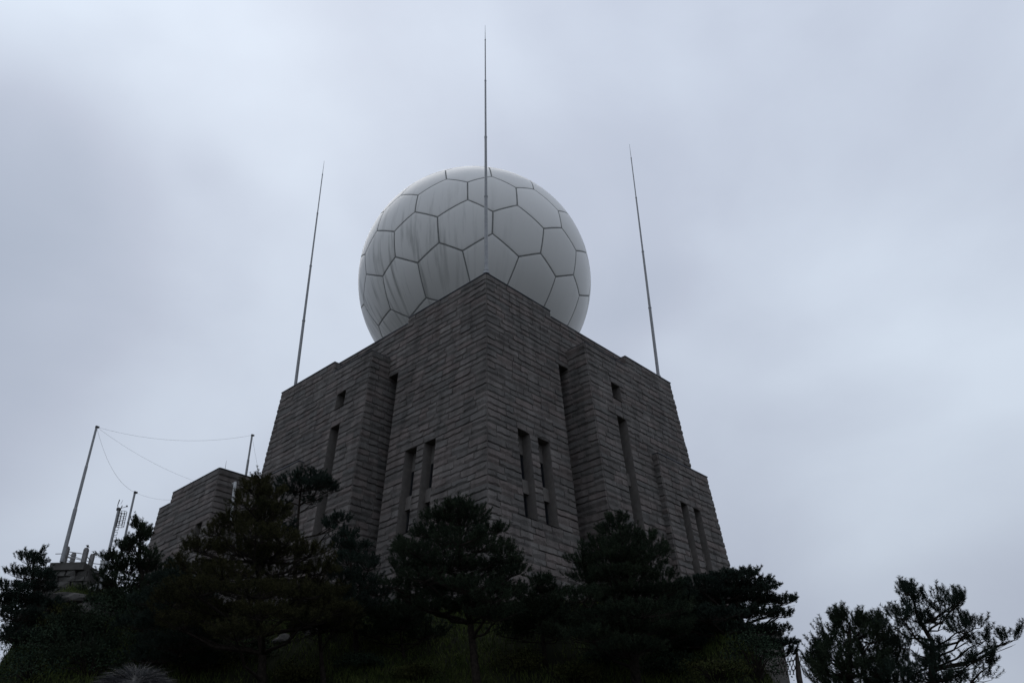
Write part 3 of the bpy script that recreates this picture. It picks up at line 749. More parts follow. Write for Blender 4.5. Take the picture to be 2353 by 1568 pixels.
for t in np.linspace(0, 2 * math.pi, 9)[:-1]:
    cg.tube([c0 + np.array([0.16 * math.cos(t), 0.16 * math.sin(t), mb[2] + hm * 0.79]), c0 + np.array([0.16 * math.cos(t), 0.16 * math.sin(t), mb[2] + hm * 0.98])], 0.011, 4)
cg.obj("safety_cage", M['darkmetal'], mast)
k = MB(); k.box(mt_ + Zv * 0.06, [0.16, 0.12, 0.12]); k.tube([mt_ + np.array([0.05, 0, 0.1]), mt_ + np.array([0.32, 0, 0.18])], 0.012, 5); k.ball(mt_ + np.array([0.34, 0, 0.2]), 0.045, 8, 5); k.tube([mt_ + np.array([0.1, 0, 0.1]), mt_ + np.array([0.12, 0, 0.24])], 0.02, 5)
k.tube([mt_ + np.array([-0.03, 0, 0.1]), mt_ + np.array([-0.09, 0, 0.26]), mt_ + np.array([-0.06, 0, 0.52])], [0.018, 0.016, 0.022], 6); k.tube([mt_ + np.array([0.04, 0, 0.3]), mt_ + np.array([0.09, 0, 0.5])], 0.008, 4)
k.obj("wind_instrument", M['darkmetal'], mast)

# stair handrail running down the left slope
hb = [at((225 - 45 * i) if False else (222 - 36 * i), 1341 + 20 * i, 33.5 - 0.8 * i) for i in range(5)]
hr = empty("stair_handrail", np.array([hb[2][0], hb[2][1], hb[2][2] - 0.8]), "double steel handrail slanting down the rocky left slope", "handrail")
for dz in (0, -0.22):
    k = MB(); k.tube([p + Zv * dz for p in hb], 0.022, 6); k.obj("rail", M['steel'], hr)
for p in hb[::2]:
    k = MB(); k.tube([p, p - Zv * 0.9], 0.022, 6); k.obj("post", M['steel'], hr)

# ------------------------------------------------------------------ rocks
def rock(c, size, seed, label, col='rubble', group="rocks on the left slope"):
    r = np.random.default_rng(seed)
    bm = bmesh.new(); bmesh.ops.create_icosphere(bm, subdivisions=3, radius=1.0)
    dirs = r.normal(size=(9, 3)); dirs /= np.linalg.norm(dirs, axis=1)[:, None]; off = r.uniform(0.55, 0.95, 9)
    ph = r.uniform(0, 6, 6)
    for v in bm.verts:
        p = np.array(v.co); d = dirs @ p
        for kk in range(9):
            if d[kk] > off[kk]: p = p - dirs[kk] * (d[kk] - off[kk]) * 0.9
        p = p * (1 + 0.06 * math.sin(7 * p[0] + ph[0]) * math.sin(6 * p[1] + ph[1]) + 0.05 * math.sin(13 * p[2] + ph[2]) * math.sin(11 * p[0] + ph[3]))
        v.co = p * np.array(size)
    V = np.array([v.co[:] for v in bm.verts]) + c; F = [tuple(v.index for v in f.verts) for f in bm.faces]; bm.free()
    o = mesh_obj("boulder", V, F, M[col]); tag(o, label, "rock", group)
def on_ground(xp, yp, depth):
    p = at(xp, yp, depth); p[2] = gh(p[0], p[1]); return p
RK = [((165, 1395), 34, (1.5, 1.0, 0.6), "large rock right below the stone terrace"), ((215, 1420), 32, (1.2, 0.9, 0.6), "slanted rock under the stair handrail"),
      ((105, 1430), 29, (1.2, 0.9, 0.6), "rock between far left pine and terrace foot"), ((180, 1480), 26, (0.7, 0.6, 0.5), "fractured rock among shrubs at lower left"),
      ((648, 1478), 25, (0.45, 0.35, 0.25), "small pale rock by the big olive pine trunk"), ((705, 1455), 26, (0.5, 0.35, 0.25), "pale rock on the grass behind the olive pine"),
      ((540, 1470), 26, (0.45, 0.35, 0.3), "pale stone low between the left shrubs"), ((425, 1420), 28, (0.45, 0.4, 0.35), "pale rock in the gap left of the olive pine")]
for i, (pxy, dp, sz, lb) in enumerate(RK):
    p = hit(pxy[0], pxy[1], dp); rock(p, np.array(sz) * 0.8, 40 + i, lb)

# ------------------------------------------------------------------ pines
def shoots(pos, dirs, L, n, wid, nl):
    """bottle-brush shoots: n thin needle triangles round each axis"""
    m_ = len(pos)
    pos = np.repeat(pos, n, 0); d = np.repeat(dirs, n, 0); Ls = np.repeat(L, n)[:, None]
    f = rng.uniform(0.0, 1.0, (m_ * n, 1)) ** 0.8
    h = rng.normal(size=(m_ * n, 3)); h -= (h * d).sum(1, keepdims=True) * d; h /= np.linalg.norm(h, axis=1, keepdims=True) + 1e-9
    nd = d * rng.uniform(0.35, 0.85, (m_ * n, 1)) + h * rng.uniform(0.6, 1.0, (m_ * n, 1)); nd /= np.linalg.norm(nd, axis=1, keepdims=True)
    b = pos + d * f * Ls
    sdv = np.cross(nd, rng.normal(size=(m_ * n, 3))); sdv /= np.linalg.norm(sdv, axis=1, keepdims=True) + 1e-9
    ln = nl * rng.uniform(0.7, 1.15, (m_ * n, 1))
    return np.stack([b - sdv * wid, b + sdv * wid, b + nd * ln], 1).reshape(-1, 3)

def pine(name, label, Y, trunk, pads, mat='needle', r0=0.12, seed=1, dens=62, back=0.9, needle=0.072, sl=0.20, up=0.95, spur=4, vj=1.5, nn=46):
    global rng
    rng = np.random.default_rng(seed); r = random.Random(seed)
    tp = [at(x, y, Y) for x, y in trunk]
    for i in range(1, len(tp)): tp[i][1] += r.uniform(-0.12, 0.12)
    g = float(gh(tp[0][0], Y)); 
    base = np.array([tp[0][0] + 0.05, Y, g - 0.15])
    tp = [base] + [p for p in tp if p[2] > g + 0.3]
    # smooth the trunk
    sm = []
    for i in range(len(tp) - 1):
        for f in (0, .34, .67): sm.append(tp[i] * (1 - f) + tp[i + 1] * f)
    sm.append(tp[-1])
    root = empty(name, base + Zv * 0.15, label, "pine tree", "pines on the hillside")
    n = len(sm); k = MB(); k.tube(sm, [max(0.015, r0 * (1 - 0.85 * (i / (n - 1)) ** 0.9)) for i in range(n)], 9); k.obj("trunk", M['bark'], root, smooth=True)
    lim = MB(); PP = []; DD = []; LL = []
    allp = []
    for (x, y, rx, ry) in pads:
        ppm = DF / ((at(x, y, Y) - CAM) @ _f); R1 = rx / ppm; R2 = max(0.07, ry / ppm) * r.uniform(0.9, vj)
        off = r.uniform(-0.75, 0.75) * R1
        allp.append((x, y, R1, R2, off))
        if r.random() < back: allp.append((x + r.uniform(-.2, .2) * rx, y + r.uniform(-2, 6), R1 * 0.85, R2, (R1 * 0.9 + 0.15) * (1 if off < 0 else -1) * r.uniform(0.8, 1.7)))
    for (x, y, R1, R2, off) in allp:
        c = at(x, y, Y + off); c[2] -= sl * 0.6
        lat = abs(c[0] - sm[-1][0])
        # leave the trunk a little below the pad
        zt_ = c[2] - 0.18 - 0.28 * np.hypot(c[0] - sm[n // 2][0], c[1] - Y)
        j = min(range(n), key=lambda i: abs(sm[i][2] - zt_)); j = max(2, j)
        s0 = sm[j]; end = c - Zv * R2 * 0.5
        mid = s0 * 0.45 + end * 0.55 - Zv * 0.06 * np.linalg.norm(end - s0) + np.array([r.uniform(-.06, .06), r.uniform(-.06, .06), r.uniform(-.04, .04)])
        rl = min(0.05, 0.016 + 0.016 * np.linalg.norm(end - s0)) * (r0 / 0.12)
        lim.tube([s0, s0 * 0.7 + mid * 0.3 + Zv * 0.03, mid, end * 0.6 + mid * 0.4 + Zv * 0.03, end], [rl, rl * .85, rl * .7, rl * .5, rl * .3], 6)
        Rd = max(0.16, 0.75 * R1)
        cnt = max(10, int(dens * math.pi * R1 * Rd + dens * 0.5 * (R1 + Rd) * R2 * 3))
        th = rng.uniform(0, 2 * math.pi, cnt); q_ = np.sqrt(rng.uniform(0, 1, cnt))
        ux, uy = q_ * np.cos(th), q_ * np.sin(th)
        dome = np.sqrt(np.clip(1 - q_ ** 2, 0, 1))
        uz = dome * rng.uniform(-0.35, 1.0, cnt) ; uz = np.where(uz < 0, uz * 0.8, uz)
        lump = 1 + 0.25 * np.sin(3 * th + seed + R1 * 7)
        P = np.stack([c[0] + ux * R1 * lump, c[1] + uy * Rd * lump, c[2] + uz * R2 * 0.85], 1)
        Dv = np.stack([ux * 0.75, uy * 0.75, np.full(cnt, up)], 1) + rng.normal(size=(cnt, 3)) * 0.28
        Dv /= np.linalg.norm(Dv, axis=1, keepdims=True)
        PP.append(P); DD.append(Dv); LL.append(sl * rng.uniform(0.6, 1.25, cnt))
        for t in range(0, cnt, 5):
            e_ = P[t]; s_ = end * 0.75 + mid * 0.25 if t % 2 else end
            lim.tube([s_, s_ * 0.45 + e_ * 0.55 - Zv * 0.02, e_], [0.009, 0.007, 0.004], 3, False)
        for t in range(spur):   # ragged sprays reaching past the pad
            az = r.uniform(0, 2 * math.pi); kk = r.uniform(0.85, 1.35)
            e_ = c + np.array([math.cos(az) * R1 * kk, math.sin(az) * Rd * kk, R2 * r.uniform(-0.3, 1.3)])
            lim.tube([end, end * 0.45 + e_ * 0.55 - Zv * 0.03, e_], [0.010, 0.008, 0.004], 3, False)
            m2 = r.randint(4, 8); ff = rng.uniform(0.5, 1.0, (m2, 1))
            PP.append(end * (1 - ff) + e_ * ff + rng.normal(size=(m2, 3)) * 0.035)
            dv_ = (e_ - end) / (np.linalg.norm(e_ - end) + 1e-6) * 0.6 + np.array([0, 0, up * 0.8]) + rng.normal(size=(m2, 3)) * 0.25
            DD.append(dv_ / np.linalg.norm(dv_, axis=1, keepdims=True)); LL.append(sl * rng.uniform(0.8, 1.4, m2))
        for t in range(3):      # bare twigs under the foliage
            e_ = c + np.array([r.uniform(-1, 1) * R1, r.uniform(-1, 1) * Rd, -R2 * r.uniform(0.6, 1.4)])
            lim.tube([mid, mid * 0.4 + e_ * 0.6, e_], [0.009, 0.006, 0.003], 3, False)
    PP = np.concatenate(PP); DD = np.concatenate(DD); LL = np.concatenate(LL)
    lim.obj("limbs", M['bark'], root)
    tri_obj("crown", shoots(PP, DD, LL, nn, 0.0058 * (Y / 20.0), needle), M[mat], root)
    return len(PP)

TOT = 0
TOT += pine("pine_tree", "dark pine at the far left edge beside the terrace", 26.0, [(95, 1540), (85, 1430), (78, 1340), (73, 1268)],
     [(70, 1278, 24, 13), (92, 1290, 14, 10), (55, 1312, 36, 14), (100, 1318, 24, 12), (30, 1342, 36, 12), (90, 1345, 36, 14), (58, 1375, 60, 16), (12, 1372, 30, 13), (112, 1385, 26, 12), (40, 1410, 60, 16), (95, 1425, 50, 16), (20, 1450, 40, 16), (80, 1465, 50, 18)], 'needle_blue', 0.11, 101)
TOT += pine("pine_tree", "pine with a thin bare leader in front of the ladder mast", 27.0, [(330, 1540), (322, 1400), (318, 1290), (325, 1240), (325, 1198)],
     [(320, 1204, 13, 9), (334, 1212, 9, 7), (330, 1228, 11, 6), (298, 1243, 22, 9), (285, 1252, 14, 7), (318, 1262, 24, 9), (262, 1277, 28, 9), (345, 1270, 20, 9), (300, 1297, 52, 13), (252, 1307, 30, 9), (360, 1300, 36, 13), (285, 1335, 66, 15), (385, 1330, 40, 15), (225, 1345, 34, 11), (330, 1365, 70, 18), (260, 1385, 60, 15)], 'needle', 0.10, 102)
TOT += pine("pine_tree", "slender flat-topped pine in front of the tower's left wing", 26.0, [(660, 1540), (676, 1320), (682, 1200), (688, 1140), (698, 1092)],
     [(706, 1086, 34, 9), (672, 1096, 30, 9), (735, 1100, 32, 10), (690, 1114, 56, 11), (748, 1118, 22, 9), (782, 1186, 24, 10), (762, 1196, 16, 8), (650, 1128, 22, 8), (716, 1146, 16, 8), (640, 1160, 20, 8), (648, 1215, 34, 10)], 'needle_blue', 0.085, 104, back=0.5)
TOT += pine("pine_tree", "broad olive-green pine, the largest crown on the left", 22.0, [(600, 1600), (600, 1500), (592, 1380), (600, 1250), (612, 1130)],
     [(600, 1100, 16, 9), (590, 1118, 26, 10), (622, 1128, 24, 10), (570, 1150, 36, 12), (630, 1165, 30, 11), (600, 1180, 50, 13), (540, 1190, 40, 12), (505, 1212, 44, 13), (600, 1215, 62, 15), (655, 1232, 40, 12), (470, 1250, 50, 13), (550, 1255, 62, 15), (630, 1265, 62, 14), (712, 1262, 44, 11), (440, 1290, 48, 14), (520, 1305, 80, 16), (640, 1305, 70, 15), (735, 1302, 40, 11), (460, 1345, 70, 17), (580, 1350, 90, 17), (690, 1355, 62, 14), (400, 1365, 44, 15), (500, 1395, 80, 18), (620, 1395, 80, 16), (760, 1388, 52, 12), (420, 1420, 60, 18), (700, 1410, 60, 14), (540, 1440, 80, 18)], 'needle_olive', 0.15, 103, dens=58)
TOT += pine("pine_tree", "narrow dark pine in front of the left recess of the tower", 25.0, [(815, 1540), (812, 1400), (806, 1290), (801, 1222)],
     [(800, 1224, 16, 9), (782, 1246, 20, 9), (822, 1252, 24, 10), (800, 1278, 38, 13), (846, 1290, 18, 9), (788, 1315, 42, 14), (838, 1330, 34, 12), (800, 1358, 54, 15), (870, 1352, 36, 9), (830, 1390, 58, 14), (770, 1400, 44, 13)], 'needle_blue', 0.085, 105)
TOT += pine("pine_tree", "layered pine with curved trunk before the tower's front corner", 22.0, [(1098, 1600), (1092, 1540), (1080, 1430), (1064, 1330), (1058, 1250), (1050, 1155)],
     [(1022, 1154, 24, 10), (1050, 1160, 24, 10), (1086, 1168, 32, 11), (1005, 1184, 36, 11), (1066, 1190, 52, 14), (1124, 1212, 34, 10), (992, 1216, 44, 11), (1056, 1230, 66, 14), (938, 1246, 34, 9), (1104, 1250, 60, 12), (1154, 1262, 24, 9), (974, 1262, 66, 12), (930, 1288, 36, 10), (1030, 1292, 84, 14), (1132, 1292, 60, 13), (1176, 1306, 28, 10), (968, 1312, 56, 11), (1094, 1335, 76, 14), (1010, 1345, 58, 10), (1136, 1360, 58, 13), (1060, 1375, 50, 10), (905, 1335, 30, 8), (1128, 1402, 62, 13), (1012, 1388, 60, 11), (958, 1366, 46, 11), (1170, 1345, 36, 10)], 'needle', 0.15, 106)
TOT += pine("pine_tree", "small low pine between the two central pines", 24.0, [(1250, 1560), (1246, 1450), (1240, 1330)],
     [(1240, 1334, 24, 10), (1208, 1358, 34, 10), (1266, 1352, 34, 11), (1240, 1384, 62, 13), (1186, 1398, 34, 10), (1296, 1388, 36, 12), (1236, 1418, 80, 15), (1180, 1445, 50, 13), (1290, 1440, 50, 14)], 'needle', 0.08, 107)
TOT += pine("pine_tree", "tall pyramid-shaped pine in front of the tower's right recess", 22.0, [(1462, 1600), (1458, 1540), (1452, 1440), (1442, 1320), (1428, 1240), (1418, 1182)],
     [(1418, 1186, 18, 9), (1402, 1210, 28, 11), (1444, 1212, 24, 10), (1420, 1236, 44, 13), (1480, 1232, 24, 9), (1378, 1248, 34, 10), (1438, 1262, 62, 14), (1500, 1262, 28, 10), (1338, 1278, 34, 8), (1398, 1288, 70, 14), (1486, 1292, 48, 13), (1430, 1318, 84, 16), (1352, 1318, 44, 11), (1516, 1322, 36, 12), (1440, 1358, 96, 17), (1346, 1362, 54, 14), (1524, 1352, 44, 14), (1450, 1396, 104, 18), (1376, 1406, 74, 16), (1540, 1398, 54, 15), (1460, 1440, 104, 18), (1370, 1450, 64, 15), (1545, 1440, 50, 15), (1430, 1480, 90, 16)], 'needle', 0.15, 108)
TOT += pine("pine_tree", "wide pine with flat tiers reaching right past the tower's end", 24.0, [(1716, 1580), (1710, 1530), (1702, 1440), (1692, 1360), (1690, 1318)],
     [(1705, 1314, 34, 8), (1724, 1312, 16, 7), (1662, 1320, 40, 11), (1738, 1332, 40, 9), (1602, 1338, 56, 13), (1700, 1342, 70, 12), (1762, 1342, 26, 6), (1650, 1365, 80, 15), (1796, 1374, 36, 6), (1742, 1374, 54, 9), (1564, 1368, 50, 15), (1786, 1402, 30, 6), (1722, 1402, 64, 10), (1616, 1405, 80, 17), (1778, 1440, 40, 6), (1726, 1440, 40, 8), (1560, 1420, 56, 17), (1660, 1440, 60, 13), (1788, 1474, 44, 7), (1738, 1470, 30, 7), (1798, 1496, 32, 6), (1640, 1480, 70, 15), (1570, 1470, 60, 16)], 'needle_blue', 0.14, 109, dens=85, spur=2, sl=0.15, vj=1.05, up=0.8)
TOT += pine("pine_tree", "bushy dark pine with upright candles at the lower right", 18.0, [(1960, 1640), (1955, 1560), (1950, 1480), (1955, 1425)],
     [(1924, 1414, 9, 9), (1955, 1416, 14, 11), (1976, 1424, 13, 9), (2003, 1424, 13, 9), (1905, 1442, 18, 10), (1945, 1446, 36, 14), (1995, 1450, 34, 13), (1884, 1476, 16, 8), (1920, 1482, 46, 14), (1990, 1486, 52, 15), (2034, 1466, 26, 13), (1874, 1508, 16, 8), (1930, 1520, 70, 17), (2010, 1525, 62, 17), (2050, 1505, 36, 15), (1902, 1550, 36, 12), (1970, 1560, 80, 18), (2040, 1560, 50, 16)], 'needle', 0.12, 110, needle=0.062, sl=0.27, up=1.3, dens=34, spur=4, back=0.6, vj=1.1, nn=70)
TOT += pine("pine_tree", "open windswept pine at the far right with a long side branch", 17.0, [(2150, 1640), (2144, 1540), (2138, 1475), (2112, 1412), (2092, 1350)],
     [(2082, 1342, 12, 8), (2104, 1350, 18, 9), (2142, 1362, 24, 8), (2094, 1376, 18, 6), (2188, 1368, 18, 12), (2164, 1384, 34, 9), (2074, 1398, 28, 6), (2112, 1410, 40, 9), (2162, 1408, 34, 9), (2046, 1424, 34, 8), (2204, 1428, 40, 8), (2232, 1422, 24, 9), (2098, 1438, 36, 8), (2312, 1450, 20, 10), (2276, 1462, 38, 7), (2240, 1456, 30, 6), (2080, 1468, 28, 9), (2152, 1480, 18, 7), (2240, 1494, 38, 9), (2262, 1510, 24, 8), (2180, 1514, 70, 10), (2108, 1518, 52, 11), (2232, 1542, 44, 8), (2150, 1550, 70, 10), (2060, 1540, 44, 11)], 'needle_blue', 0.10, 111, needle=0.062, sl=0.23, back=0.3, dens=50, up=1.1, spur=2, vj=1.0, nn=64)
TOT += pine("pine_tree", "low dark pine filling the gap under the terrace rocks", 25.0, [(190, 1590), (185, 1500), (180, 1400)],
     [(180, 1402, 24, 10), (160, 1422, 34, 11), (205, 1425, 34, 11), (180, 1450, 56, 14), (135, 1470, 40, 12), (225, 1475, 44, 13), (180, 1500, 70, 16), (120, 1520, 40, 13), (240, 1530, 50, 14)], 'needle', 0.08, 112)
TOT += pine("pine_tree", "shadowy pine left of the olive pine, in front of the annex foot", 24.0, [(420, 1590), (416, 1480), (410, 1300)],
     [(408, 1300, 20, 10), (385, 1325, 34, 12), (435, 1328, 34, 12), (405, 1355, 60, 15), (350, 1375, 44, 12), (455, 1380, 44, 13), (400, 1410, 76, 17), (330, 1430, 50, 14), (470, 1440, 50, 15), (400, 1470, 84, 18), (340, 1500, 50, 14), (460, 1510, 60, 16)], 'needle_blue', 0.10, 113)
TOT += pine("pine_tree", "dark pine overlapping the right side of the olive pine", 23.0, [(742, 1600), (738, 1500), (728, 1330)],
     [(728, 1332, 26, 10), (705, 1352, 36, 11), (755, 1356, 36, 12), (728, 1384, 62, 14), (680, 1405, 40, 11), (790, 1408, 44, 11), (735, 1430, 70, 13)], 'needle_olive', 0.09, 114)
TOT += pine("pine_tree", "young pine between the pyramid pine and the wide pine", 25.0, [(1588, 1590), (1585, 1480), (1580, 1350)],
     [(1580, 1350, 24, 10), (1556, 1372, 34, 12), (1606, 1375, 34, 12), (1580, 1402, 58, 15), (1540, 1425, 40, 12), (1625, 1430, 46, 13), (1580, 1460, 70, 16), (1530, 1485, 44, 13), (1630, 1490, 50, 14)], 'needle', 0.08, 115)
TOT += pine("pine_tree", "low spreading pine between the narrow dark pine and the central pine", 25.0, [(925, 1590), (922, 1480), (915, 1385)],
     [(915, 1386, 26, 9), (885, 1402, 40, 10), (945, 1405, 42, 10), (915, 1426, 66, 12), (860, 1444, 40, 10), (975, 1448, 44, 11)], 'needle', 0.07, 116)
print("SHOOTS", TOT)

# ------------------------------------------------------------------ shrubs
def shrub(x, y, depth, rx, rz, label, mat='leaf', seed=1, n=2600, leaf=0.06):
    r = np.random.default_rng(seed)
    base = hit(x, y, depth)
    root = empty("shrub", base, label, "shrub", "shrubs on the lower slope")
    # clumps of leaves carried on stems
    nc = 26; cl = r.normal(size=(nc, 3)); cl /= np.linalg.norm(cl, axis=1)[:, None]; cl[:, 2] = np.abs(cl[:, 2]); cl *= r.uniform(0.55, 1.0, (nc, 1))
    cen = base + cl * np.array([rx, rx, rz])
    k = MB()
    for q_ in cen: k.tube([base - Zv * 0.1, base * 0.5 + q_ * 0.5 + Zv * 0.08, q_], [0.022, 0.014, 0.005], 4, False)
    k.obj("stems", M['bark'], root)
    idx = r.integers(0, nc, n); P = cen[idx] + r.normal(size=(n, 3)) * np.array([0.17 * rx, 0.17 * rx, 0.14 * rz])
    d = r.normal(size=(n, 3)); d[:, 2] += 0.3; d /= np.linalg.norm(d, axis=1)[:, None]
    s = np.cross(d, r.normal(size=(n, 3))); s /= np.linalg.norm(s, axis=1)[:, None]
    L = leaf * r.uniform(0.6, 1.3, (n, 1))
    a, b, c_, e_ = P, P + d * L * 0.5 + s * L * 0.3, P + d * L, P + d * L * 0.5 - s * L * 0.3
    tri_obj("foliage", np.stack([a, b, c_, a, c_, e_], 1).reshape(-1, 3), M[mat], root)
SH = [(40, 1480, 27, 1.1, 0.9, "rounded shrub under the far left pine", 'leaf'), (120, 1510, 25, 1.1, 0.9, "dark shrub on the lower left rocks", 'leaf'),
      (235, 1470, 26, 1.2, 1.0, "bluish shrub below the stair handrail rocks", 'leaf'), (330, 1450, 27, 1.2, 1.0, "wide shrub under the pine with the bare leader", 'leaf'),
      (440, 1470, 26, 1.1, 0.9, "shrub between bare-leader pine and olive pine", 'leaf'), (60, 1570, 23, 1.0, 0.8, "shrub in the bottom left corner", 'leaf'),
      (200, 1560, 23, 1.0, 0.9, "shrub directly left of the greying head", 'leaf'), (330, 1530, 24, 1.1, 0.9, "shrub directly behind the greying head", 'leaf'),
      (470, 1550, 23, 1.0, 0.8, "olive shrub right of the greying head", 'leaf_yellow'), (150, 1450, 29, 0.8, 0.6, "small olive shrub on the rocks under the terrace", 'leaf_yellow'),
      (285, 1405, 31, 1.0, 0.8, "shrub below the terrace railing", 'leaf'), (395, 1415, 29, 1.0, 0.8, "shrub behind the left edge of the olive pine", 'leaf'),
      (560, 1520, 24, 0.8, 0.7, "shrub left of the olive pine trunk", 'leaf'), (690, 1570, 23, 0.7, 0.5, "low olive shrub right of the olive pine trunk", 'leaf_yellow'),
      (830, 1540, 24, 0.7, 0.45, "low shrub on the grass below the narrow dark pine", 'leaf'), (960, 1565, 23, 0.7, 0.4, "low olive shrub left of the curved pine trunk", 'leaf_yellow'),
      (1190, 1550, 24, 0.8, 0.5, "shrub right of the curved pine trunk", 'leaf_yellow'), (1310, 1565, 23, 0.8, 0.5, "olive shrub below the small low pine", 'leaf_yellow'),
      (1390, 1530, 24, 0.8, 0.5, "shrub left of the pyramid-shaped pine's trunk", 'leaf'), (1540, 1550, 24, 0.9, 0.6, "shrub right of the pyramid-shaped pine's trunk", 'leaf'),
      (1640, 1560, 23, 0.8, 0.5, "olive shrub left of the wide pine's trunk", 'leaf_yellow'),
      (1742, 1572, 22, 0.9, 1.1, "dark shrub below the wide pine's lowest branches", 'leaf'), (1830, 1600, 20, 0.9, 0.9, "dark shrub below the wooden stake", 'leaf'),
      (930, 1430, 27, 0.8, 0.6, "dark shrub at the foot of the tower's left face", 'leaf'), (1120, 1425, 27, 0.8, 0.5, "dark shrub at the foot of the tower's front corner", 'leaf'),
      (770, 1450, 26, 0.9, 0.7, "dark shrub at the foot of the left wing", 'leaf'), (1340, 1440, 27, 0.9, 0.6, "dark shrub at the foot of the tower's right face", 'leaf'),
      (1620, 1450, 27, 0.9, 0.7, "dark shrub at the foot of the right wing", 'leaf')]
for i, (x, y, dp, rx, rz, lb, mt) in enumerate(SH): shrub(x, y, dp, rx, rz, lb, mt, 300 + i)

# ------------------------------------------------------------------ lattice fence, stake and wall at the right
fp = lambda X, Y, d: at((2900 + X / 5.3525) * 0.5932, (2350 + Y / 5.3525) * 0.5932, d)
FD = 24.0
fb = fp(780, 1360, FD); fence = empty("bamboo_fence", fb, "crossed bamboo lattice fence behind the wide pine", "fence")
for i in range(7):
    x0 = 560 + i * 70
    k = MB(); k.tube([fp(x0 + 170, 1400, FD + 0.04), fp(x0 + 40, 1060 - 4 * i, FD + 0.04)], 0.011, 5); k.obj("bamboo_strip", M['wood'], fence)
    k = MB(); k.tube([fp(x0, 1400, FD - 0.02), fp(x0 + 115, 1040 - 4 * i, FD - 0.02)], 0.011, 5); k.obj("bamboo_strip", M['wood'], fence)
k = MB(); k.tube([fp(540, 1200, FD - 0.05), fp(980, 1080, FD - 0.05)], 0.014, 5); k.obj("rail", M['wood'], fence)
k = MB(); V = []
for f, w in ((0, 52), (0.55, 40), (0.85, 26), (1.0, 4)):
    p = fp(1030 - 45 * f, 1420 - 545 * f, FD - 0.15); V.append((p, w / 5.3525 / 3291 * 27))
pts = [v[0] for v in V]; k.tube([pts[0] - Zv * 0.6] + pts, [V[0][1]] + [v[1] for v in V], 7)
tag(k.obj("wooden_stake", M['wood']), "dark pointed wooden stake at the end of the lattice fence", "stake")
w0 = fp(450, 1060, 27.0); k = MB()
k.box(w0 - Zv * 1.0, [0.85, 0.3, 3.4], (0.96, 0.28, 0), (-0.28, 0.96, 0)); k.box(w0 + Zv * 0.73, [0.98, 0.42, 0.1], (0.96, 0.28, 0), (-0.28, 0.96, 0))
tag(k.obj("concrete_wall", M['dressed']), "pale concrete wall seen under the wide pine's branches", "wall")

# ------------------------------------------------------------------ grass
rng = np.random.default_rng(9)
ng = 70000
gxr = rng.uniform(-17, 11, ng); gyr = 19 + 10.5 * rng.uniform(0, 1, ng)
gxr = np.concatenate([gxr, rng.uniform(-14, 11, 32000)]); gyr = np.concatenate([gyr, rng.uniform(5, 19, 32000)]); ng = len(gxr)
keep = np.sin(gxr * 0.8 + 1) * np.sin(gyr * 0.7) + rng.normal(size=ng) * 0.5 > -0.5
gxr, gyr = gxr[keep], gyr[keep]; ng = len(gxr)
P = np.stack([gxr, gyr, gh(gxr, gyr) - 0.01], 1)
d = rng.normal(size=(ng, 3)) * 0.35; d[:, 2] = 1; d /= np.linalg.norm(d, axis=1)[:, None]
s = np.stack([np.cos(gxr * 91), np.sin(gyr * 77), np.zeros(ng)], 1); s /= np.linalg.norm(s, axis=1)[:, None] + 1e-6
hgt = rng.uniform(0.12, 0.34, (ng, 1)); bend = rng.normal(size=(ng, 3)) * 0.05; bend[:, 2] = 0
mid = P + d * hgt * 0.6; tip = P + d * hgt + bend * 1.6
g_ = tri_obj("grass", np.stack([P - s * 0.012, P + s * 0.012, mid + s * 0.009, mid + s * 0.009, mid - s * 0.009, P - s * 0.012, mid - s * 0.009, mid + s * 0.009, tip], 1).reshape(-1, 3), M['grass'])
tag(g_, "rough grass covering the slope between the pines", "grass", kind="stuff")

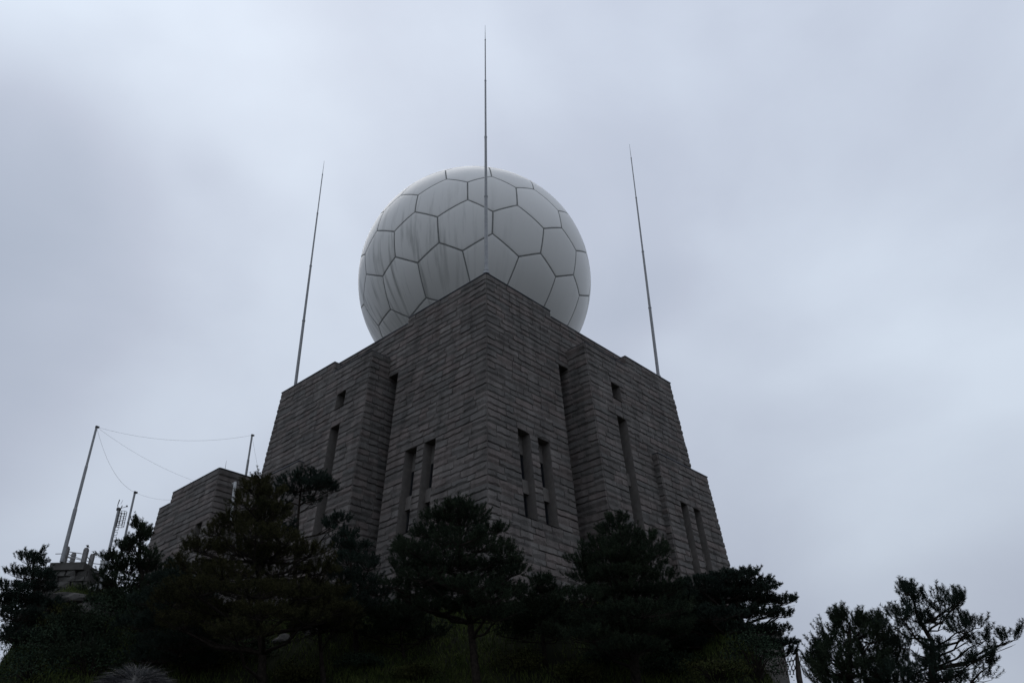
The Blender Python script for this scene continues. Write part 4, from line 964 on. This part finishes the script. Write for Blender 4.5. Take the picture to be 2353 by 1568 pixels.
# ------------------------------------------------------------------ person in front of the camera (only the hair is in the picture)
def person():
    top = at(318, 1514, 1.78)
    x, y = float(top[0]), float(top[1]); H = float(top[2]) - 0.02; g = float(gh(x, y)); s = (H - g) / 1.78
    root_loc = np.array([x, y, g])
    J = []; E_ = []; Rr = []
    def j(px, py, pz, rx, ry=None, par=None):
        J.append((px * s, py * s, pz * s)); Rr.append((rx * s, (ry or rx) * s)); i = len(J) - 1
        if par is not None: E_.append((par, i))
        return i
    pel = j(0, 0, 0.98, 0.15, 0.115); wa = j(0, 0.0, 1.12, 0.145, 0.105, pel); ch = j(0, 0.01, 1.30, 0.165, 0.115, wa); nb = j(0, -0.01, 1.46, 0.085, 0.075, ch)
    nk = j(0, 0.0, 1.53, 0.055, 0.058, nb); h1 = j(0, 0.03, 1.60, 0.07, 0.085, nk); h2 = j(0, 0.02, 1.685, 0.078, 0.098, h1); h3 = j(0, 0.012, 1.735, 0.052, 0.065, h2)
    for sd_ in (-1, 1):
        sh_ = j(sd_ * 0.185, -0.01, 1.43, 0.062, None, ch); el = j(sd_ * 0.235, -0.03, 1.13, 0.046, None, sh_); wr = j(sd_ * 0.245, 0.05, 0.90, 0.028, None, el)
        pa = j(sd_ * 0.245, 0.065, 0.84, 0.034, 0.018, wr)
        for kf in range(4):
            oy = 0.028 - 0.018 * kf; ln = (0.062, 0.072, 0.066, 0.052)[kf]
            f1 = j(sd_ * 0.245, 0.075 + oy, 0.80, 0.0095, None, pa); f2 = j(sd_ * 0.240, 0.08 + oy, 0.80 - ln * .6, 0.0088, None, f1); j(sd_ * 0.228, 0.083 + oy, 0.80 - ln, 0.0078, None, f2)
        t1_ = j(sd_ * 0.225, 0.105, 0.845, 0.011, None, pa); j(sd_ * 0.218, 0.122, 0.805, 0.009, None, t1_)
        hi = j(sd_ * 0.095, 0, 0.90, 0.088, None, pel); kn = j(sd_ * 0.105, 0.02, 0.50, 0.058, None, hi); an = j(sd_ * 0.11, -0.02, 0.09, 0.040, None, kn); j(sd_ * 0.12, 0.14, 0.035, 0.035, 0.03, an)
    me = bpy.data.meshes.new("person"); me.from_pydata(J, E_, [])
    o = bpy.data.objects.new("person", me); link(o, None, root_loc)
    md = o.modifiers.new("skin", 'SKIN'); md.use_smooth_shade = True
    for i, v in enumerate(me.skin_vertices[0].data if me.skin_vertices else []): v.radius = Rr[i]
    if not me.skin_vertices:
        bpy.context.view_layer.objects.active = o
        bpy.ops.mesh.customdata_skin_add() if False else None
    sub = o.modifiers.new("sub", 'SUBSURF'); sub.levels = 1; sub.render_levels = 1
    dg = bpy.context.evaluated_depsgraph_get(); dg.update()
    if me.skin_vertices:
        for i, v in enumerate(me.skin_vertices[0].data): v.radius = Rr[i]
        me.skin_vertices[0].data[0].use_root = True
    dg = bpy.context.evaluated_depsgraph_get(); dg.update()
    bm = bpy.data.meshes.new_from_object(o.evaluated_get(dg))
    o.modifiers.clear(); o.data = bm
    skin = mat_noise('skin', (0.36, 0.22, 0.16), (0.42, 0.26, 0.19), 30, 0.5); jac = mat_noise('dark_jacket', (0.02, 0.022, 0.028), (0.035, 0.037, 0.045), 12, 0.8, 0.3, 40); tro = mat_noise('dark_trousers', (0.025, 0.025, 0.027), (0.04, 0.04, 0.042), 14, 0.85); sho = mat_noise('black_shoes', (0.01, 0.01, 0.01), (0.02, 0.02, 0.02), 10, 0.4)
    bm.materials.clear()
    for mm in (skin, jac, tro, sho): bm.materials.append(mm)
    for p in bm.polygons:
        z = p.center[2] / s; xx = abs(p.center[0]) / s
        p.material_index = 0 if z > 1.495 or (z < 0.895 and xx > 0.195) else (1 if z > 0.93 or xx > 0.19 else (2 if z > 0.075 else 3))
        p.use_smooth = True
    tag(o, "person with short greying black hair, only the crown of the head showing", "person")
    WLOC[o] = root_loc
    # ears, nose and eyes
    hz = 1.655 * s
    f = MB()
    for sd_ in (-1, 1):
        f.ball(root_loc + np.array([sd_ * 0.082 * s, 0.01, hz]), 0.024 * s, 8, 6)
    f.obj("ear", skin, o, smooth=True)
    f = MB(); f.tube([root_loc + np.array([0, 0.105 * s, hz + 0.025]), root_loc + np.array([0, 0.132 * s, hz - 0.02]), root_loc + np.array([0, 0.108 * s, hz - 0.028])], [0.008, 0.014, 0.012], 8); f.obj("nose", skin, o, smooth=True)
    f = MB(); f.tube([root_loc + np.array([-0.025, 0.103 * s, hz - 0.06]), root_loc + np.array([0, 0.112 * s, hz - 0.06]), root_loc + np.array([0.025, 0.103 * s, hz - 0.06])], [0.003, 0.007, 0.003], 6); f.obj("mouth", mat_noise('lips', (0.3, 0.12, 0.1), (0.34, 0.14, 0.12), 9, 0.5), o)
    for sd_ in (-1, 1):
        f = MB(); f.ball(root_loc + np.array([sd_ * 0.032 * s, 0.098 * s, hz + 0.01]), 0.012 * s, 8, 6); f.obj("eye", M['glass'], o)
    # hair
    r = np.random.default_rng(4)
    n = 26000
    dv = r.normal(size=(n, 3)); dv /= np.linalg.norm(dv, axis=1)[:, None]
    dv = dv[(dv[:, 2] > -0.05) | ((dv[:, 1] < 0.1) & (dv[:, 2] > -0.55))]; dv = dv[~((dv[:, 1] > 0.62) & (dv[:, 2] < 0.5))]; n = len(dv)
    cen = root_loc + np.array([0, 0.018 * s, 1.672 * s]); el = np.array([0.083, 0.103, 0.102]) * s
    P = cen + dv * el
    wh = np.array([0.015, -0.055, 0.09]) * s + cen      # whorl
    out = P - wh; out -= (out * dv).sum(1, keepdims=True) * dv; out /= np.linalg.norm(out, axis=1, keepdims=True) + 1e-6
    tw = np.cross(dv, out)
    cl = np.sin(P[:, :1] * 160) * np.cos(P[:, 1:2] * 140)
    d1 = dv * r.uniform(0.2, 0.75, (n, 1)) + out * 0.8 + tw * 0.3 + r.normal(size=(n, 3)) * 0.16 + cl * tw * 0.35; d1 /= np.linalg.norm(d1, axis=1, keepdims=True)
    d2 = d1 + out * 0.6 - np.array([0, 0, 0.25]) + r.normal(size=(n, 3)) * 0.12; d2 /= np.linalg.norm(d2, axis=1, keepdims=True)
    L = r.uniform(0.022, 0.045, (n, 1)) * s
    sv = np.cross(d1, r.normal(size=(n, 3))); sv /= np.linalg.norm(sv, axis=1, keepdims=True)
    w = 0.0003
    m1 = P + d1 * L * 0.55; tp = m1 + d2 * L * 0.5
    T = np.stack([P - sv * w, P + sv * w, m1 + sv * w * .8, P - sv * w, m1 + sv * w * .8, m1 - sv * w * .8, m1 - sv * w * .8, m1 + sv * w * .8, tp], 1).reshape(-1, 3)
    hm_, t, b = mat_new('greying_hair')
    geo = N(t, "ShaderNodeNewGeometry"); rp = N(t, "ShaderNodeValToRGB"); rp.color_ramp.elements[0].position = 0.6; rp.color_ramp.elements[0].color = (0.008, 0.008, 0.009, 1); rp.color_ramp.elements[1].position = 0.95; rp.color_ramp.elements[1].color = (0.028, 0.027, 0.029, 1)
    LK(t, geo.outputs['Random Per Island'], rp.inputs[0]); LK(t, rp.outputs[0], b.inputs['Base Color']); b.inputs['Roughness'].default_value = 0.5; b.inputs['Specular IOR Level'].default_value = 0.22
    tri_obj("hair", T, hm_, o)
    cap = MB(); cap.ball(np.zeros(3), 1.0, 20, 12)
    V = np.array(cap.v) * el * 0.985 + cen; keep = [f for f in cap.f if all((V[i] - cen)[2] > -0.03 * s or ((V[i] - cen)[1] < 0.02 * s and (V[i] - cen)[2] > -0.055 * s) for i in f) and not all((V[i] - cen)[1] > 0.06 * s and (V[i] - cen)[2] < 0.05 * s for i in f)]
    mesh_obj("scalp_hair", V, keep, mat_noise('hair_base', (0.012, 0.012, 0.013), (0.02, 0.02, 0.021), 60, 0.7), o, smooth=True)
person()
